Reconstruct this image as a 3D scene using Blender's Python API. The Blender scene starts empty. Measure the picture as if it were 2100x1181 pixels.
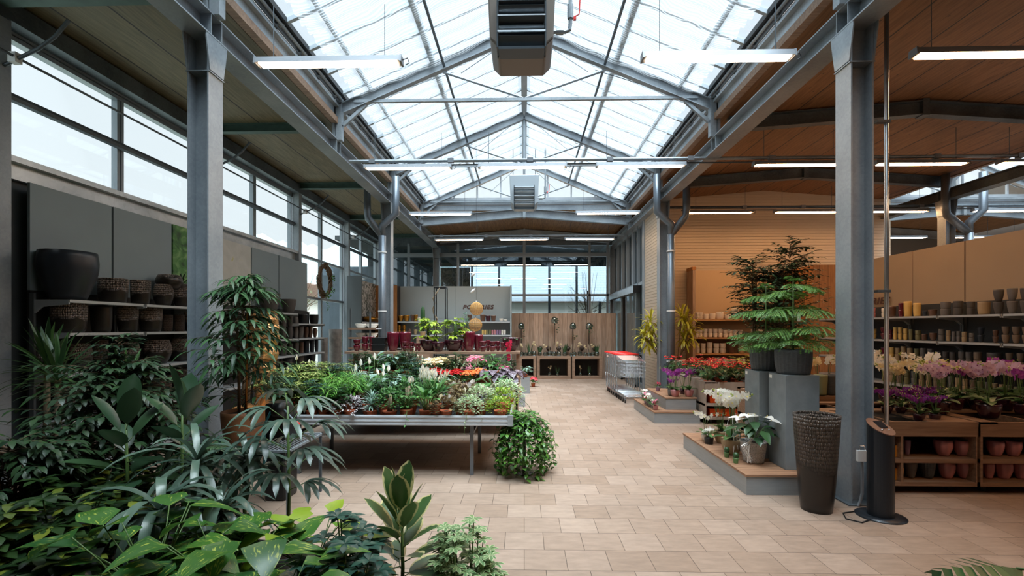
import bpy, math, random
from mathutils import Vector, Matrix
R = random.Random(7)
SC = bpy.context.scene; COL = SC.collection
PI = math.pi
# ---------------------------------------------------------------- camera model (pixel -> world helpers, 2100x1181)
F = 980.0; EYE = 1.66; HZ = 671.0; TH = math.atan(25/980.0)
_s, _c = math.sin(TH), math.cos(TH)
def ray(px, py):
    x = (px-1050)/F
    return Vector((-_s+x*_c, _c+x*_s, (HZ-py)/F))
def atY(px, py, Y):
    d = ray(px, py); t = Y/d.y
    return Vector((d.x*t, Y, EYE+d.z*t))
def atX(px, py, X):
    d = ray(px, py); t = X/d.x
    return Vector((X, d.y*t, EYE+d.z*t))
def onZ(px, py, Z=0):
    d = ray(px, py); t = (Z-EYE)/d.z
    return Vector((d.x*t, d.y*t, Z))
# ---------------------------------------------------------------- mesh builder
class M:
    def __init__(s): s.v = []; s.f = []; s.uv = []
    def face(s, idx, uv=None):
        s.f.append(idx); s.uv.append(uv)
    def obox(s, c, sz, rot=None):
        c = Vector(c); b = len(s.v); h = [k/2 for k in sz]
        for x in (-1, 1):
            for y in (-1, 1):
                for z in (-1, 1):
                    p = Vector((x*h[0], y*h[1], z*h[2]))
                    if rot is not None: p = rot @ p
                    s.v.append(c+p)
        for q in ((0,1,3,2),(4,6,7,5),(0,4,5,1),(2,3,7,6),(0,2,6,4),(1,5,7,3)): s.face([b+i for i in q])
        return s
    def box(s, x0, x1, y0, y1, z0, z1):
        return s.obox(((x0+x1)/2,(y0+y1)/2,(z0+z1)/2), (abs(x1-x0),abs(y1-y0),abs(z1-z0)))
    def frame(s, p, q, up=Vector((0,0,1))):
        d = (Vector(q)-Vector(p)); L = d.length; d = d/L
        x = d.cross(up)
        if x.length < 1e-4: x = d.cross(Vector((0,1,0)))
        x.normalize(); z = x.cross(d)
        return L, Matrix((x, d, z)).transposed()
    def bar(s, p, q, w, h, up=Vector((0,0,1))):
        p = Vector(p); q = Vector(q); L, r = s.frame(p, q, up)
        return s.obox((p+q)/2, (w, L, h), r)
    def ibeam(s, p, q, b, h, tf=.014, tw=.01, up=Vector((0,0,1))):
        p = Vector(p); q = Vector(q); L, r = s.frame(p, q, up); c = (p+q)/2; z = r @ Vector((0,0,1))
        s.obox(c+z*(h/2-tf/2), (b, L, tf), r); s.obox(c-z*(h/2-tf/2), (b, L, tf), r)
        s.obox(c, (tw, L, h-2*tf), r); return s
    def tube(s, pts, r, n=8, caps=True):
        pts = [Vector(p) for p in pts]; m = len(pts)
        rr = r if isinstance(r, (list, tuple)) else [r]*m
        b = len(s.v); prev = None
        for i, p in enumerate(pts):
            d = (pts[min(i+1,m-1)]-pts[max(i-1,0)])
            if d.length < 1e-9: d = Vector((0,0,1))
            d.normalize()
            if prev is None:
                x = d.cross(Vector((0,0,1)))
                if x.length < 1e-3: x = d.cross(Vector((0,1,0)))
            else:
                x = prev - d*prev.dot(d)
                if x.length < 1e-6: x = d.cross(Vector((0,1,0)))
            x.normalize(); prev = x; y = d.cross(x)
            for k in range(n):
                a = 2*PI*k/n; s.v.append(p+(x*math.cos(a)+y*math.sin(a))*rr[i])
        for i in range(m-1):
            for k in range(n):
                a = b+i*n+k; c = b+i*n+(k+1)%n
                s.face([a, c, c+n, a+n])
        if caps: s.face([b+k for k in range(n)][::-1]); s.face([b+(m-1)*n+k for k in range(n)])
        return s
    def lathe(s, prof, n=20, c=(0,0,0), mod=None, sx=1, sy=1):
        b = len(s.v); m = len(prof)
        for i, (r, z) in enumerate(prof):
            for k in range(n):
                a = 2*PI*k/n; f = mod(a, i/(m-1), r) if mod else 1
                s.v.append(Vector((c[0]+r*f*math.cos(a)*sx, c[1]+r*f*math.sin(a)*sy, c[2]+z)))
        for i in range(m-1):
            for k in range(n):
                p = b+i*n+k; q = b+i*n+(k+1)%n
                s.face([p, q, q+n, p+n])
        s.face([b+k for k in range(n)][::-1])
        s.face([b+(m-1)*n+k for k in range(n)])
        return s
    def prism(s, poly, axis, a, b2):
        # poly: list of 2-tuples in the other two axes; axis 'x','y','z'
        n = len(poly); b = len(s.v)
        for t in (a, b2):
            for (u, w) in poly:
                s.v.append(Vector({'x':(t,u,w),'y':(u,t,w),'z':(u,w,t)}[axis]))
        s.face([b+i for i in range(n)][::-1]); s.face([b+n+i for i in range(n)])
        for i in range(n):
            j = (i+1) % n; s.face([b+i, b+j, b+n+j, b+n+i])
        return s
    def leaf(s, p, d, L, W, droop=.6, fold=.12, prof=None, n=3, up=None, curl=0):
        prof = prof or LANCE
        d = Vector(d); d.normalize(); p = Vector(p).copy(); up = up or Vector((0,0,1))
        b = len(s.v); uvs = []
        sd = d.cross(up)
        if sd.length < .05: sd = d.cross(Vector((math.cos(p.x*90), math.sin(p.y*90+p.x*40), .1)))
        sd.normalize()
        for i in range(n+1):
            t = i/n; w = W*prof(t)/2
            nr = sd.cross(d)
            s.v.append(p+sd*w+nr*(fold*w)); s.v.append(p.copy()); s.v.append(p-sd*w+nr*(fold*w))
            p = p + d*(L/n)
            d = d + Vector((0,0,-droop/n)) + sd*(curl/n); d.normalize()
            sd = (sd - d*sd.dot(d)).normalized()
        for i in range(n):
            a = b+i*3; t0 = i/n; t1 = (i+1)/n
            s.face([a, a+1, a+4, a+3], ((0,t0),(.5,t0),(.5,t1),(0,t1)))
            s.face([a+1, a+2, a+5, a+4], ((.5,t0),(1,t0),(1,t1),(.5,t1)))
        return s
    def add(s, o, off=(0,0,0), rz=0, sc=1):
        b = len(s.v); m = Matrix.Rotation(rz, 3, 'Z'); off = Vector(off)
        for v in o.v: s.v.append(m @ (v*sc) + off)
        for f, u in zip(o.f, o.uv): s.f.append([i+b for i in f]); s.uv.append(u)
        return s
    def build(s, name, mat, parent=None, smooth=False, link=True, bevel=0):
        me = bpy.data.meshes.new(name)
        me.from_pydata([tuple(v) for v in s.v], [], s.f)
        if any(u for u in s.uv):
            l = me.uv_layers.new(name='UVMap'); data = []
            for f, u in zip(s.f, s.uv):
                for i in range(len(f)): data += (u[i] if u else (0, 0))
            l.data.foreach_set('uv', data)
        if smooth: me.polygons.foreach_set('use_smooth', [True]*len(me.polygons))
        me.materials.append(mat); me.update()
        o = bpy.data.objects.new(name, me)
        if link: COL.objects.link(o)
        if parent: o.parent = parent
        if bevel:
            md = o.modifiers.new('bevel', 'BEVEL'); md.width = bevel; md.segments = 2; md.limit_method = 'ANGLE'
        return o
LANCE = lambda t: max(.04, math.sin(PI*min(1, t**.75))**.8) if t < 1 else .03
OVAL = lambda t: max(.05, math.sin(PI*t)**.55) if 0 < t < 1 else .06
STRAP = lambda t: (.55+.45*math.sin(PI*t)) if t < .8 else max(.04, .87*(1-t)/.2)
HEART = lambda t: (.1 if t == 0 else max(.03, (1.05*(t/.18) if t < .18 else 1.05*(1-((t-.18)/.82)**1.5))))
OBOV = lambda t: max(.06, math.sin(PI*min(1, t**1.35))**.7) if t < 1 else .12
def tag(o, label, cat, group=None, kind=None):
    o['label'] = label; o['category'] = cat
    if group: o['group'] = group
    if kind: o['kind'] = kind
    return o
def struct(o): o['kind'] = 'structure'; return o
def empty(name, loc=(0,0,0), rz=0, link=True):
    o = bpy.data.objects.new(name, None); o.empty_display_size = .1
    if link: COL.objects.link(o)
    o.location = loc; o.rotation_euler = (0, 0, rz); return o
KIDS = {}
def kid(parent, o): KIDS.setdefault(parent.name, []).append(o); o.parent = parent; return o
def place(proto, loc, rz=0, sc=1, label=None, cat=None, group=None, scz=None):
    """copy a thing, its parts and sub-parts"""
    def cp(o, par):
        n = o.copy(); COL.objects.link(n)
        if par: n.parent = par
        for ch in KIDS.get(o.name, []): cp(ch, n)
        return n
    r = cp(proto, None); r.location = loc; r.rotation_euler = (0, 0, rz); r.scale = (sc, sc, scz or sc)
    for k in ('label', 'category', 'group', 'kind'):
        if k in r: del r[k]
    tag(r, label or '', cat or 'plant', group); return r
# ---------------------------------------------------------------- materials
def lin(h):
    h = h.lstrip('#'); r = [int(h[i:i+2], 16)/255 for i in (0, 2, 4)]
    return tuple((c/12.92 if c <= .04045 else ((c+.055)/1.055)**2.4) for c in r)+(1,)
def newmat(name):
    m = bpy.data.materials.new(name); m.use_nodes = True
    nt = m.node_tree; return m, nt, nt.nodes['Principled BSDF'], nt.nodes, nt.links
def pmat(name, col, rough=.5, metal=0, var=.0, scale=8, bump=0, bscale=40, stretch=(1,1,1), spec=.5, coat=0):
    m, nt, b, N, L = newmat(name)
    b.inputs['Base Color'].default_value = lin(col); b.inputs['Roughness'].default_value = rough
    b.inputs['Metallic'].default_value = metal; b.inputs['Specular IOR Level'].default_value = spec
    b.inputs['Coat Weight'].default_value = coat; b.inputs['Coat Roughness'].default_value = .1
    if var or bump:
        tc = N.new('ShaderNodeTexCoord'); mp = N.new('ShaderNodeMapping'); mp.inputs['Scale'].default_value = stretch
        L.new(tc.outputs['Object'], mp.inputs['Vector'])
        if var:
            n = N.new('ShaderNodeTexNoise'); n.inputs['Scale'].default_value = scale; n.inputs['Detail'].default_value = 5
            L.new(mp.outputs[0], n.inputs['Vector'])
            c = lin(col); r = N.new('ShaderNodeMapRange'); r.inputs[1].default_value = .3; r.inputs[2].default_value = .7
            r.inputs[3].default_value = 1-var; r.inputs[4].default_value = 1+var
            L.new(n.outputs[0], r.inputs[0])
            mx = N.new('ShaderNodeVectorMath'); mx.operation = 'SCALE'; mx.inputs[0].default_value = c[:3]
            L.new(r.outputs[0], mx.inputs['Scale']); L.new(mx.outputs[0], b.inputs['Base Color'])
        if bump:
            n = N.new('ShaderNodeTexNoise'); n.inputs['Scale'].default_value = bscale; n.inputs['Detail'].default_value = 3
            L.new(mp.outputs[0], n.inputs['Vector'])
            bp = N.new('ShaderNodeBump'); bp.inputs['Strength'].default_value = bump; bp.inputs['Distance'].default_value = .01
            L.new(n.outputs[0], bp.inputs['Height']); L.new(bp.outputs[0], b.inputs['Normal'])
    return m
def ramp(N, L, src, stops):
    r = N.new('ShaderNodeValToRGB'); e = r.color_ramp.elements
    e[0].position = stops[0][0]; e[0].color = lin(stops[0][1]); e[1].position = stops[-1][0]; e[1].color = lin(stops[-1][1])
    for p, c in stops[1:-1]: x = e.new(p); x.color = lin(c)
    L.new(src, r.inputs[0]); return r.outputs[0]
def leafmat(name, c1, c2, rough=.38, trans=.22, mode=None, c3=None, vs=6, thr=.5, spec=.5, hi=None):
    """leaf colour varies per leaf; mode: margin / streak / centre / veins (pattern in leaf coordinates)"""
    m, nt, b, N, L = newmat(name)
    g = N.new('ShaderNodeNewGeometry')
    col = ramp(N, L, g.outputs['Random Per Island'], [(0, c1), (1, c2)] if not hi else [(0, c1), (.8, c2), (.9, hi), (1, hi)])
    if mode:
        uv = N.new('ShaderNodeTexCoord'); sp = N.new('ShaderNodeSeparateXYZ'); L.new(uv.outputs['UV'], sp.inputs[0])
        ab = N.new('ShaderNodeMath'); ab.operation = 'SUBTRACT'; L.new(sp.outputs[0], ab.inputs[0]); ab.inputs[1].default_value = .5
        a2 = N.new('ShaderNodeMath'); a2.operation = 'ABSOLUTE'; L.new(ab.outputs[0], a2.inputs[0])
        a3 = N.new('ShaderNodeMath'); a3.operation = 'MULTIPLY'; L.new(a2.outputs[0], a3.inputs[0]); a3.inputs[1].default_value = 2
        no = N.new('ShaderNodeTexNoise'); no.inputs['Scale'].default_value = vs
        mp = N.new('ShaderNodeMapping')
        if mode == 'veins': mp.inputs['Scale'].default_value = (1, 3, 1)
        elif mode == 'streak': mp.inputs['Scale'].default_value = (5, 1.6, 1)
        L.new(uv.outputs['UV'], mp.inputs[0])
        cm = N.new('ShaderNodeCombineXYZ'); rm = N.new('ShaderNodeMath'); rm.operation = 'MULTIPLY'; rm.inputs[1].default_value = 37
        L.new(g.outputs['Random Per Island'], rm.inputs[0]); L.new(rm.outputs[0], cm.inputs[2])
        av = N.new('ShaderNodeVectorMath'); L.new(mp.outputs[0], av.inputs[0]); L.new(cm.outputs[0], av.inputs[1])
        L.new(av.outputs[0], no.inputs['Vector'])
        su = N.new('ShaderNodeMath')
        if mode in ('margin', 'centre'):
            ns = N.new('ShaderNodeMath'); ns.operation = 'MULTIPLY_ADD'; L.new(no.outputs[0], ns.inputs[0]); ns.inputs[1].default_value = .6; ns.inputs[2].default_value = -.3
            su.operation = 'ADD'; L.new(a3.outputs[0], su.inputs[0]); L.new(ns.outputs[0], su.inputs[1])
        else:
            su.operation = 'ADD'; L.new(no.outputs[0], su.inputs[0]); su.inputs[1].default_value = 0
        cmp = N.new('ShaderNodeMapRange'); cmp.inputs[1].default_value = thr-.06; cmp.inputs[2].default_value = thr+.06
        L.new(su.outputs[0], cmp.inputs[0])
        if mode == 'centre': cmp.inputs[3].default_value = 1; cmp.inputs[4].default_value = 0
        mx = N.new('ShaderNodeMix'); mx.data_type = 'RGBA'; L.new(cmp.outputs[0], mx.inputs[0])
        L.new(col, mx.inputs[6]); mx.inputs[7].default_value = lin(c3); col = mx.outputs[2]
    L.new(col, b.inputs['Base Color']); b.inputs['Roughness'].default_value = rough; b.inputs['Specular IOR Level'].default_value = spec
    if trans:
        t = N.new('ShaderNodeBsdfTranslucent'); L.new(col, t.inputs[0])
        ms = N.new('ShaderNodeMixShader'); ms.inputs[0].default_value = trans
        L.new(b.outputs[0], ms.inputs[1]); L.new(t.outputs[0], ms.inputs[2]); L.new(ms.outputs[0], N['Material Output'].inputs[0])
    return m
def glassmat(name, tint, refl=.1, rough=0, body=0, mx=.8):
    m, nt, b, N, L = newmat(name); N.remove(b)
    t = N.new('ShaderNodeBsdfTransparent'); t.inputs[0].default_value = lin(tint)
    g = N.new('ShaderNodeBsdfGlossy'); g.inputs['Roughness'].default_value = rough; g.inputs[0].default_value = (.9, .95, 1, 1)
    lw = N.new('ShaderNodeLayerWeight'); lw.inputs[0].default_value = .25
    mr = N.new('ShaderNodeMapRange'); mr.inputs[3].default_value = refl; mr.inputs[4].default_value = mx
    L.new(lw.outputs['Fresnel'], mr.inputs[0])
    ms = N.new('ShaderNodeMixShader'); L.new(mr.outputs[0], ms.inputs[0]); L.new(t.outputs[0], ms.inputs[1]); L.new(g.outputs[0], ms.inputs[2])
    out = ms.outputs[0]
    if body:
        d = N.new('ShaderNodeBsdfDiffuse'); d.inputs[0].default_value = (.8, .87, .9, 1)
        m2 = N.new('ShaderNodeMixShader'); m2.inputs[0].default_value = body; L.new(out, m2.inputs[1]); L.new(d.outputs[0], m2.inputs[2]); out = m2.outputs[0]
    L.new(out, N['Material Output'].inputs[0]); return m
def woodmat(name, c1, c2, axis='y', plank=.0, rough=.55, knots=False, ps=.5):
    """grain along axis, optional plank joints across pl axis"""
    m, nt, b, N, L = newmat(name)
    tc = N.new('ShaderNodeTexCoord'); mp = N.new('ShaderNodeMapping')
    mp.inputs['Scale'].default_value = {'x': (1.2, 14, 14), 'y': (14, 1.2, 14), 'z': (14, 14, 1.2)}[axis]
    L.new(tc.outputs['Object'], mp.inputs[0])
    n = N.new('ShaderNodeTexNoise'); n.inputs['Scale'].default_value = 2.2; n.inputs['Detail'].default_value = 6; n.inputs['Distortion'].default_value = .6
    L.new(mp.outputs[0], n.inputs[0]); col = ramp(N, L, n.outputs[0], [(.3, c2), (.7, c1)])
    if knots:
        mk = N.new('ShaderNodeMapping'); mk.inputs['Scale'].default_value = (3.2, 1.8, 3)
        L.new(tc.outputs['Object'], mk.inputs[0])
        v = N.new('ShaderNodeTexVoronoi'); v.inputs['Scale'].default_value = 1.9; L.new(mk.outputs[0], v.inputs[0])
        mr = N.new('ShaderNodeMapRange'); mr.inputs[1].default_value = .03; mr.inputs[2].default_value = .09; L.new(v.outputs[0], mr.inputs[0])
        mx = N.new('ShaderNodeMix'); mx.data_type = 'RGBA'; L.new(mr.outputs[0], mx.inputs[0]); mx.inputs[6].default_value = lin('#2a1d12'); L.new(col, mx.inputs[7]); col = mx.outputs[2]
    if plank:
        sp = N.new('ShaderNodeSeparateXYZ'); L.new(tc.outputs['Object'], sp.inputs[0])
        pa = {'x': 1, 'y': 0, 'z': 0}[axis] if plank > 0 else 1
        dv = N.new('ShaderNodeMath'); dv.operation = 'DIVIDE'; L.new(sp.outputs[pa], dv.inputs[0]); dv.inputs[1].default_value = abs(plank)
        fr = N.new('ShaderNodeMath'); fr.operation = 'FRACT'; L.new(dv.outputs[0], fr.inputs[0])
        fl = N.new('ShaderNodeMath'); fl.operation = 'FLOOR'; L.new(dv.outputs[0], fl.inputs[0])
        wn = N.new('ShaderNodeTexWhiteNoise'); wn.noise_dimensions = '1D'; L.new(fl.outputs[0], wn.inputs['W'])
        lt = N.new('ShaderNodeMath'); lt.operation = 'LESS_THAN'; L.new(fr.outputs[0], lt.inputs[0]); lt.inputs[1].default_value = .035
        hv = N.new('ShaderNodeMapRange'); hv.inputs[3].default_value = 1-.25*ps*2; hv.inputs[4].default_value = 1.08; L.new(wn.outputs[0], hv.inputs[0])
        ml = N.new('ShaderNodeVectorMath'); ml.operation = 'SCALE'; L.new(col, ml.inputs[0]); L.new(hv.outputs[0], ml.inputs['Scale'])
        mx = N.new('ShaderNodeMix'); mx.data_type = 'RGBA'; L.new(lt.outputs[0], mx.inputs[0]); L.new(ml.outputs[0], mx.inputs[6]); mx.inputs[7].default_value = lin('#1c1410'); col = mx.outputs[2]
    L.new(col, b.inputs['Base Color']); b.inputs['Roughness'].default_value = rough
    bp = N.new('ShaderNodeBump'); bp.inputs['Strength'].default_value = .15; L.new(n.outputs[0], bp.inputs['Height']); L.new(bp.outputs[0], b.inputs['Normal'])
    return m
def galv(name, c1, c2, rough=.42, metal=.7, sc=14):
    m, nt, b, N, L = newmat(name)
    tc = N.new('ShaderNodeTexCoord'); v = N.new('ShaderNodeTexVoronoi'); v.inputs['Scale'].default_value = sc*3
    n = N.new('ShaderNodeTexNoise'); n.inputs['Scale'].default_value = 1.6; n.inputs['Detail'].default_value = 6
    L.new(tc.outputs['Object'], v.inputs[0]); L.new(tc.outputs['Object'], n.inputs[0])
    ad = N.new('ShaderNodeMix'); ad.inputs[0].default_value = .1; L.new(n.outputs[0], ad.inputs[2]); sp = N.new('ShaderNodeSeparateColor'); L.new(v.outputs['Color'], sp.inputs[0]); L.new(sp.outputs[0], ad.inputs[3])
    L.new(ramp(N, L, ad.outputs[0], [(.3, c2), (.7, c1)]), b.inputs['Base Color'])
    b.inputs['Roughness'].default_value = rough; b.inputs['Metallic'].default_value = metal
    return m
def texpot(name, c1, c2, scale=(26, 26, 16), metal=.6, rough=.35, fade=True, h=.4, foot=None, st=(.3, .62)):
    """hammered glaze: rows of carved lozenges that run out into a smooth darker foot"""
    m, nt, b, N, L = newmat(name)
    tc = N.new('ShaderNodeTexCoord'); sp = N.new('ShaderNodeSeparateXYZ'); L.new(tc.outputs['Object'], sp.inputs[0])
    at = N.new('ShaderNodeMath'); at.operation = 'ARCTAN2'; L.new(sp.outputs[1], at.inputs[0]); L.new(sp.outputs[0], at.inputs[1])
    cm = N.new('ShaderNodeCombineXYZ'); L.new(at.outputs[0], cm.inputs[0]); L.new(sp.outputs[2], cm.inputs[1])
    mp = N.new('ShaderNodeMapping'); mp.inputs['Scale'].default_value = (scale[0]/3, scale[2]*1.6, 1); L.new(cm.outputs[0], mp.inputs[0])
    v = N.new('ShaderNodeTexVoronoi'); v.inputs['Scale'].default_value = 1; v.inputs['Randomness'].default_value = .35; L.new(mp.outputs[0], v.inputs[0])
    n = N.new('ShaderNodeTexNoise'); n.inputs['Scale'].default_value = 5; L.new(tc.outputs['Object'], n.inputs[0])
    cr = ramp(N, L, v.outputs[0], [(st[0], c1), (st[1], c2)])
    b.inputs['Metallic'].default_value = metal; b.inputs['Roughness'].default_value = rough
    bp = N.new('ShaderNodeBump'); bp.inputs['Distance'].default_value = .03; bp.inputs['Strength'].default_value = 1; bp.invert = True
    ml = N.new('ShaderNodeMath'); ml.operation = 'MULTIPLY'; L.new(v.outputs[0], ml.inputs[0])
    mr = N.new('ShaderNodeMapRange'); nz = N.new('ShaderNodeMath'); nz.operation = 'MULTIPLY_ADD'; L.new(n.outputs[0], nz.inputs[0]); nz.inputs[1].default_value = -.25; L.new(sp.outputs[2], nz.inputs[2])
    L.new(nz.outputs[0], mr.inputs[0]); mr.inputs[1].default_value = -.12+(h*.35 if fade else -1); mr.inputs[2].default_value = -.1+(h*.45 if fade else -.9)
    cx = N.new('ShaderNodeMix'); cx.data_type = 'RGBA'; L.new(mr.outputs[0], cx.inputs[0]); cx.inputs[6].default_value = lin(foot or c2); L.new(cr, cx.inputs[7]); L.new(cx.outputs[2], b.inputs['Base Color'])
    L.new(mr.outputs[0], ml.inputs[1]); L.new(ml.outputs[0], bp.inputs['Height']); L.new(bp.outputs[0], b.inputs['Normal'])
    return m
def lampmat(name, col, st):
    m, nt, b, N, L = newmat(name); b.inputs['Base Color'].default_value = lin(col)
    b.inputs['Emission Color'].default_value = lin(col); b.inputs['Emission Strength'].default_value = st; return m
STEEL = galv('galvanised_steel', '#a9b1b7', '#7b848b', .5, .35)
STEELD = galv('dark_galvanised_steel', '#6e787f', '#454d54', .5, .5)
STEELB = galv('blue_grey_steel', '#a3abb1', '#7f8890', .45, .25)
ZINC = galv('bright_zinc_sheet', '#c3cbd0', '#98a1a8', .38, .6, 6)
GREEN = pmat('primed_green_steel', '#4c6560', .6, .2, .12)
ALU = pmat('aluminium_profile', '#ccd1d6', .35, .35, .05)
ALUD = pmat('grey_window_profile', '#8d979e', .45, .4)
CHROME = pmat('chrome_wire', '#d5dade', .22, .9)
CEIL = woodmat('ceiling_board', '#8f6440', '#6a4727', 'y', .62, .6, True, .2)
CEILL = woodmat('cool_lit_ceiling_board', '#7d7259', '#5d553f', 'y', .62, .6, True, .2)  # same board as the right ceiling, with its cooler light put into the colour
CEILX = woodmat('ceiling_board_across', '#a9835e', '#7b5a3c', 'y', .14, .6, True, .2)
TIMBER = woodmat('fence_board', '#cbb29e', '#a88b75', 'z', .16, .65)
PINE = woodmat('orange_pine_board', '#c68a4e', '#a86c38', 'z', .2, .5, True)
BLEACH = woodmat('bleached_table_board', '#a3866f', '#7c6250', 'x', 0, .6)
SHELFW = woodmat('pale_shelf_board', '#c79a68', '#a97c4e', 'x', 0, .5)
DECK = woodmat('decking_board', '#a98163', '#7c5a44', 'x', 0, .6)
WHITE = pmat('white_metal', '#dcdfe0', .4)
PANELG = pmat('grey_green_panel', '#84949b', .55, 0, .03, 2)
PANELT = pmat('taupe_panel', '#a08a70', .55, 0, .03, 2)
PANELB = pmat('beige_panel', '#c9ac88', .55, 0, .03, 2)
BLACKP = pmat('black_plastic', '#15171a', .35)
DARK = pmat('dark_recess_board', '#23211f', .8)
GREYBOX = pmat('grey_fixture_body', '#8b9096', .4, .3)
ZSTEP = pmat('brushed_zinc_step', '#9aa1a5', .4, .35, .08, 3, .1, 60, (1, 1, 12))
CONC = pmat('grey_concrete', '#7f878b', .7, 0, .13, 7, .12, 30)
TERRA = pmat('terracotta', '#a8522f', .75, 0, .1, 12)
SOIL = pmat('potting_soil', '#2a1c14', 1, 0, .3, 60, .6, 90)
GLASS = glassmat('window_glass', '#eef3f4', .02, mx=.08)
GLASSD = glassmat('shopfront_glass', '#ccd6da', .12, mx=.35)
DOORG = glassmat('door_glass', '#b5cfd0', .12, 0, .08)
JARG = glassmat('jar_glass', '#d3e0dd', .12)
REDP = pmat('red_plastic', '#e0302a', .35)
# ================================================================ SETTING
NTH = ['first','second','third','fourth','fifth','sixth','seventh','eighth','ninth','tenth','eleventh','twelfth','thirteenth','fourteenth','fifteenth','sixteenth','seventeenth','eighteenth','nineteenth','twentieth']
def floormat():
    m, nt, b, N, L = newmat('paving_tile')
    tc = N.new('ShaderNodeTexCoord'); mp = N.new('ShaderNodeMapping'); mp.inputs['Location'].default_value = (6, 6.03, 0)
    L.new(tc.outputs['Object'], mp.inputs[0])
    br = N.new('ShaderNodeTexBrick'); br.offset = .5; br.offset_frequency = 2
    for k, v in (('Scale', 1), ('Mortar Size', .0022), ('Mortar Smooth', .2), ('Brick Width', .3), ('Row Height', .3), ('Bias', 0)): br.inputs[k].default_value = v
    br.inputs['Color1'].default_value = lin('#a38e7e'); br.inputs['Color2'].default_value = lin('#917b6a'); br.inputs['Mortar'].default_value = lin('#4b3c33')
    L.new(mp.outputs[0], br.inputs[0])
    mp2 = N.new('ShaderNodeMapping'); mp2.inputs['Scale'].default_value = (1, 3.5, 1); L.new(tc.outputs['Object'], mp2.inputs[0])
    n = N.new('ShaderNodeTexNoise'); n.inputs['Scale'].default_value = 6; n.inputs['Detail'].default_value = 8; n.inputs['Roughness'].default_value = .65; L.new(mp2.outputs[0], n.inputs[0])
    n2 = N.new('ShaderNodeTexNoise'); n2.inputs['Scale'].default_value = .7; n2.inputs['Detail'].default_value = 4; L.new(tc.outputs['Object'], n2.inputs[0])
    mr = N.new('ShaderNodeMapRange'); mr.inputs[1].default_value = .3; mr.inputs[2].default_value = .7; mr.inputs[3].default_value = .8; mr.inputs[4].default_value = 1.12; L.new(n.outputs[0], mr.inputs[0])
    mr2 = N.new('ShaderNodeMapRange'); mr2.inputs[1].default_value = .3; mr2.inputs[2].default_value = .7; mr2.inputs[3].default_value = .9; mr2.inputs[4].default_value = 1.08; L.new(n2.outputs[0], mr2.inputs[0])
    mu = N.new('ShaderNodeMath'); mu.operation = 'MULTIPLY'; L.new(mr.outputs[0], mu.inputs[0]); L.new(mr2.outputs[0], mu.inputs[1])
    sc = N.new('ShaderNodeVectorMath'); sc.operation = 'SCALE'; L.new(br.outputs[0], sc.inputs[0]); L.new(mu.outputs[0], sc.inputs['Scale'])
    L.new(sc.outputs[0], b.inputs['Base Color'])
    b.inputs['Roughness'].default_value = .48
    bp = N.new('ShaderNodeBump'); bp.inputs['Strength'].default_value = .5; bp.inputs['Distance'].default_value = .004; bp.invert = True
    L.new(br.outputs['Fac'], bp.inputs['Height']); L.new(bp.outputs[0], b.inputs['Normal'])
    return m
struct(M().box(-5.6, 16, -5, 17.5, -.1, 0).build('floor', floormat()))
# ceilings
struct(M().box(-5.45, -3.16, -4, 17.4, 5.0, 5.08).build('ceiling', CEILL))
def pitched(name, xc, hw, y0, y1, ze, zr, mat):
    m = M()
    m.prism([(xc-hw, ze), (xc, zr), (xc+hw, ze), (xc+hw, ze+.08), (xc, zr+.08), (xc-hw, ze+.08)], 'y', y0, y1)
    o = m.build(name, mat); return struct(o)
pitched('ceiling_right', 6.32, 3.16, -4, 12.9, 5.02, 5.27, CEIL)
pitched('ceiling_back', 0, 3.16, 14.2, 17.5, 4.95, 5.18, CEILX)
pitched('ceiling_far', 12.64, 3.16, 14.2, 17.5, 4.95, 5.18, CEILX)
pitched('ceiling_rear_right', 6.32, 3.16, 12.9, 17.5, 5.02, 5.27, CEIL)
# ---- columns (H-section, web across the aisle)
def column(x, y, label, h=4.5):
    r = empty('steel_column', (x, y, 0)); tag(r, label, 'steel column', 'galvanised steel columns of the hall')
    m = M(); m.box(-.105, -.091, -.11, .11, 0, h); m.box(.091, .105, -.11, .11, 0, h); m.box(-.091, .091, -.006, .006, 0, h)
    m.build('shaft', STEELB, r)
    hm = M()
    hm.prism([(-.105, h-.34), (-.16, h-.04), (-.16, h), (.16, h), (.16, h-.04), (.105, h-.34)], 'x', -.118, -.106)
    hm.prism([(-.105, h-.34), (-.16, h-.04), (-.16, h), (.16, h), (.16, h-.04), (.105, h-.34)], 'x', .106, .118)
    hm.box(-.118, .118, -.115, .115, h-.36, h-.35)
    hm.build('haunch_plate', STEEL, r)
    bp = M(); bp.box(-.15, .15, -.15, .15, 0, .012); bp.build('base_plate', STEELD, r)
    return r
column(-3.16, 4.66, 'left near steel column rising between bronze pots and tall long-leaved fig')
column(3.16, 4.66, 'right near steel column behind the black information terminal')
column(-3.16, 10.98, 'left steel column at the far pot shelves with a forked downpipe')
column(3.16, 10.98, 'right steel column between the two yellow dracaenas')
column(-3.16, 17.15, 'left corner steel column at the end glass wall')
column(3.16, 17.15, 'right corner steel column at the end glass wall')
column(9.48, 10.98, 'distant steel column showing above the taupe shelf panels')
column(-3.16, -1.6, 'left steel column of the bay behind the viewpoint'); column(3.16, -1.6, 'right steel column of the bay behind the viewpoint')
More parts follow.
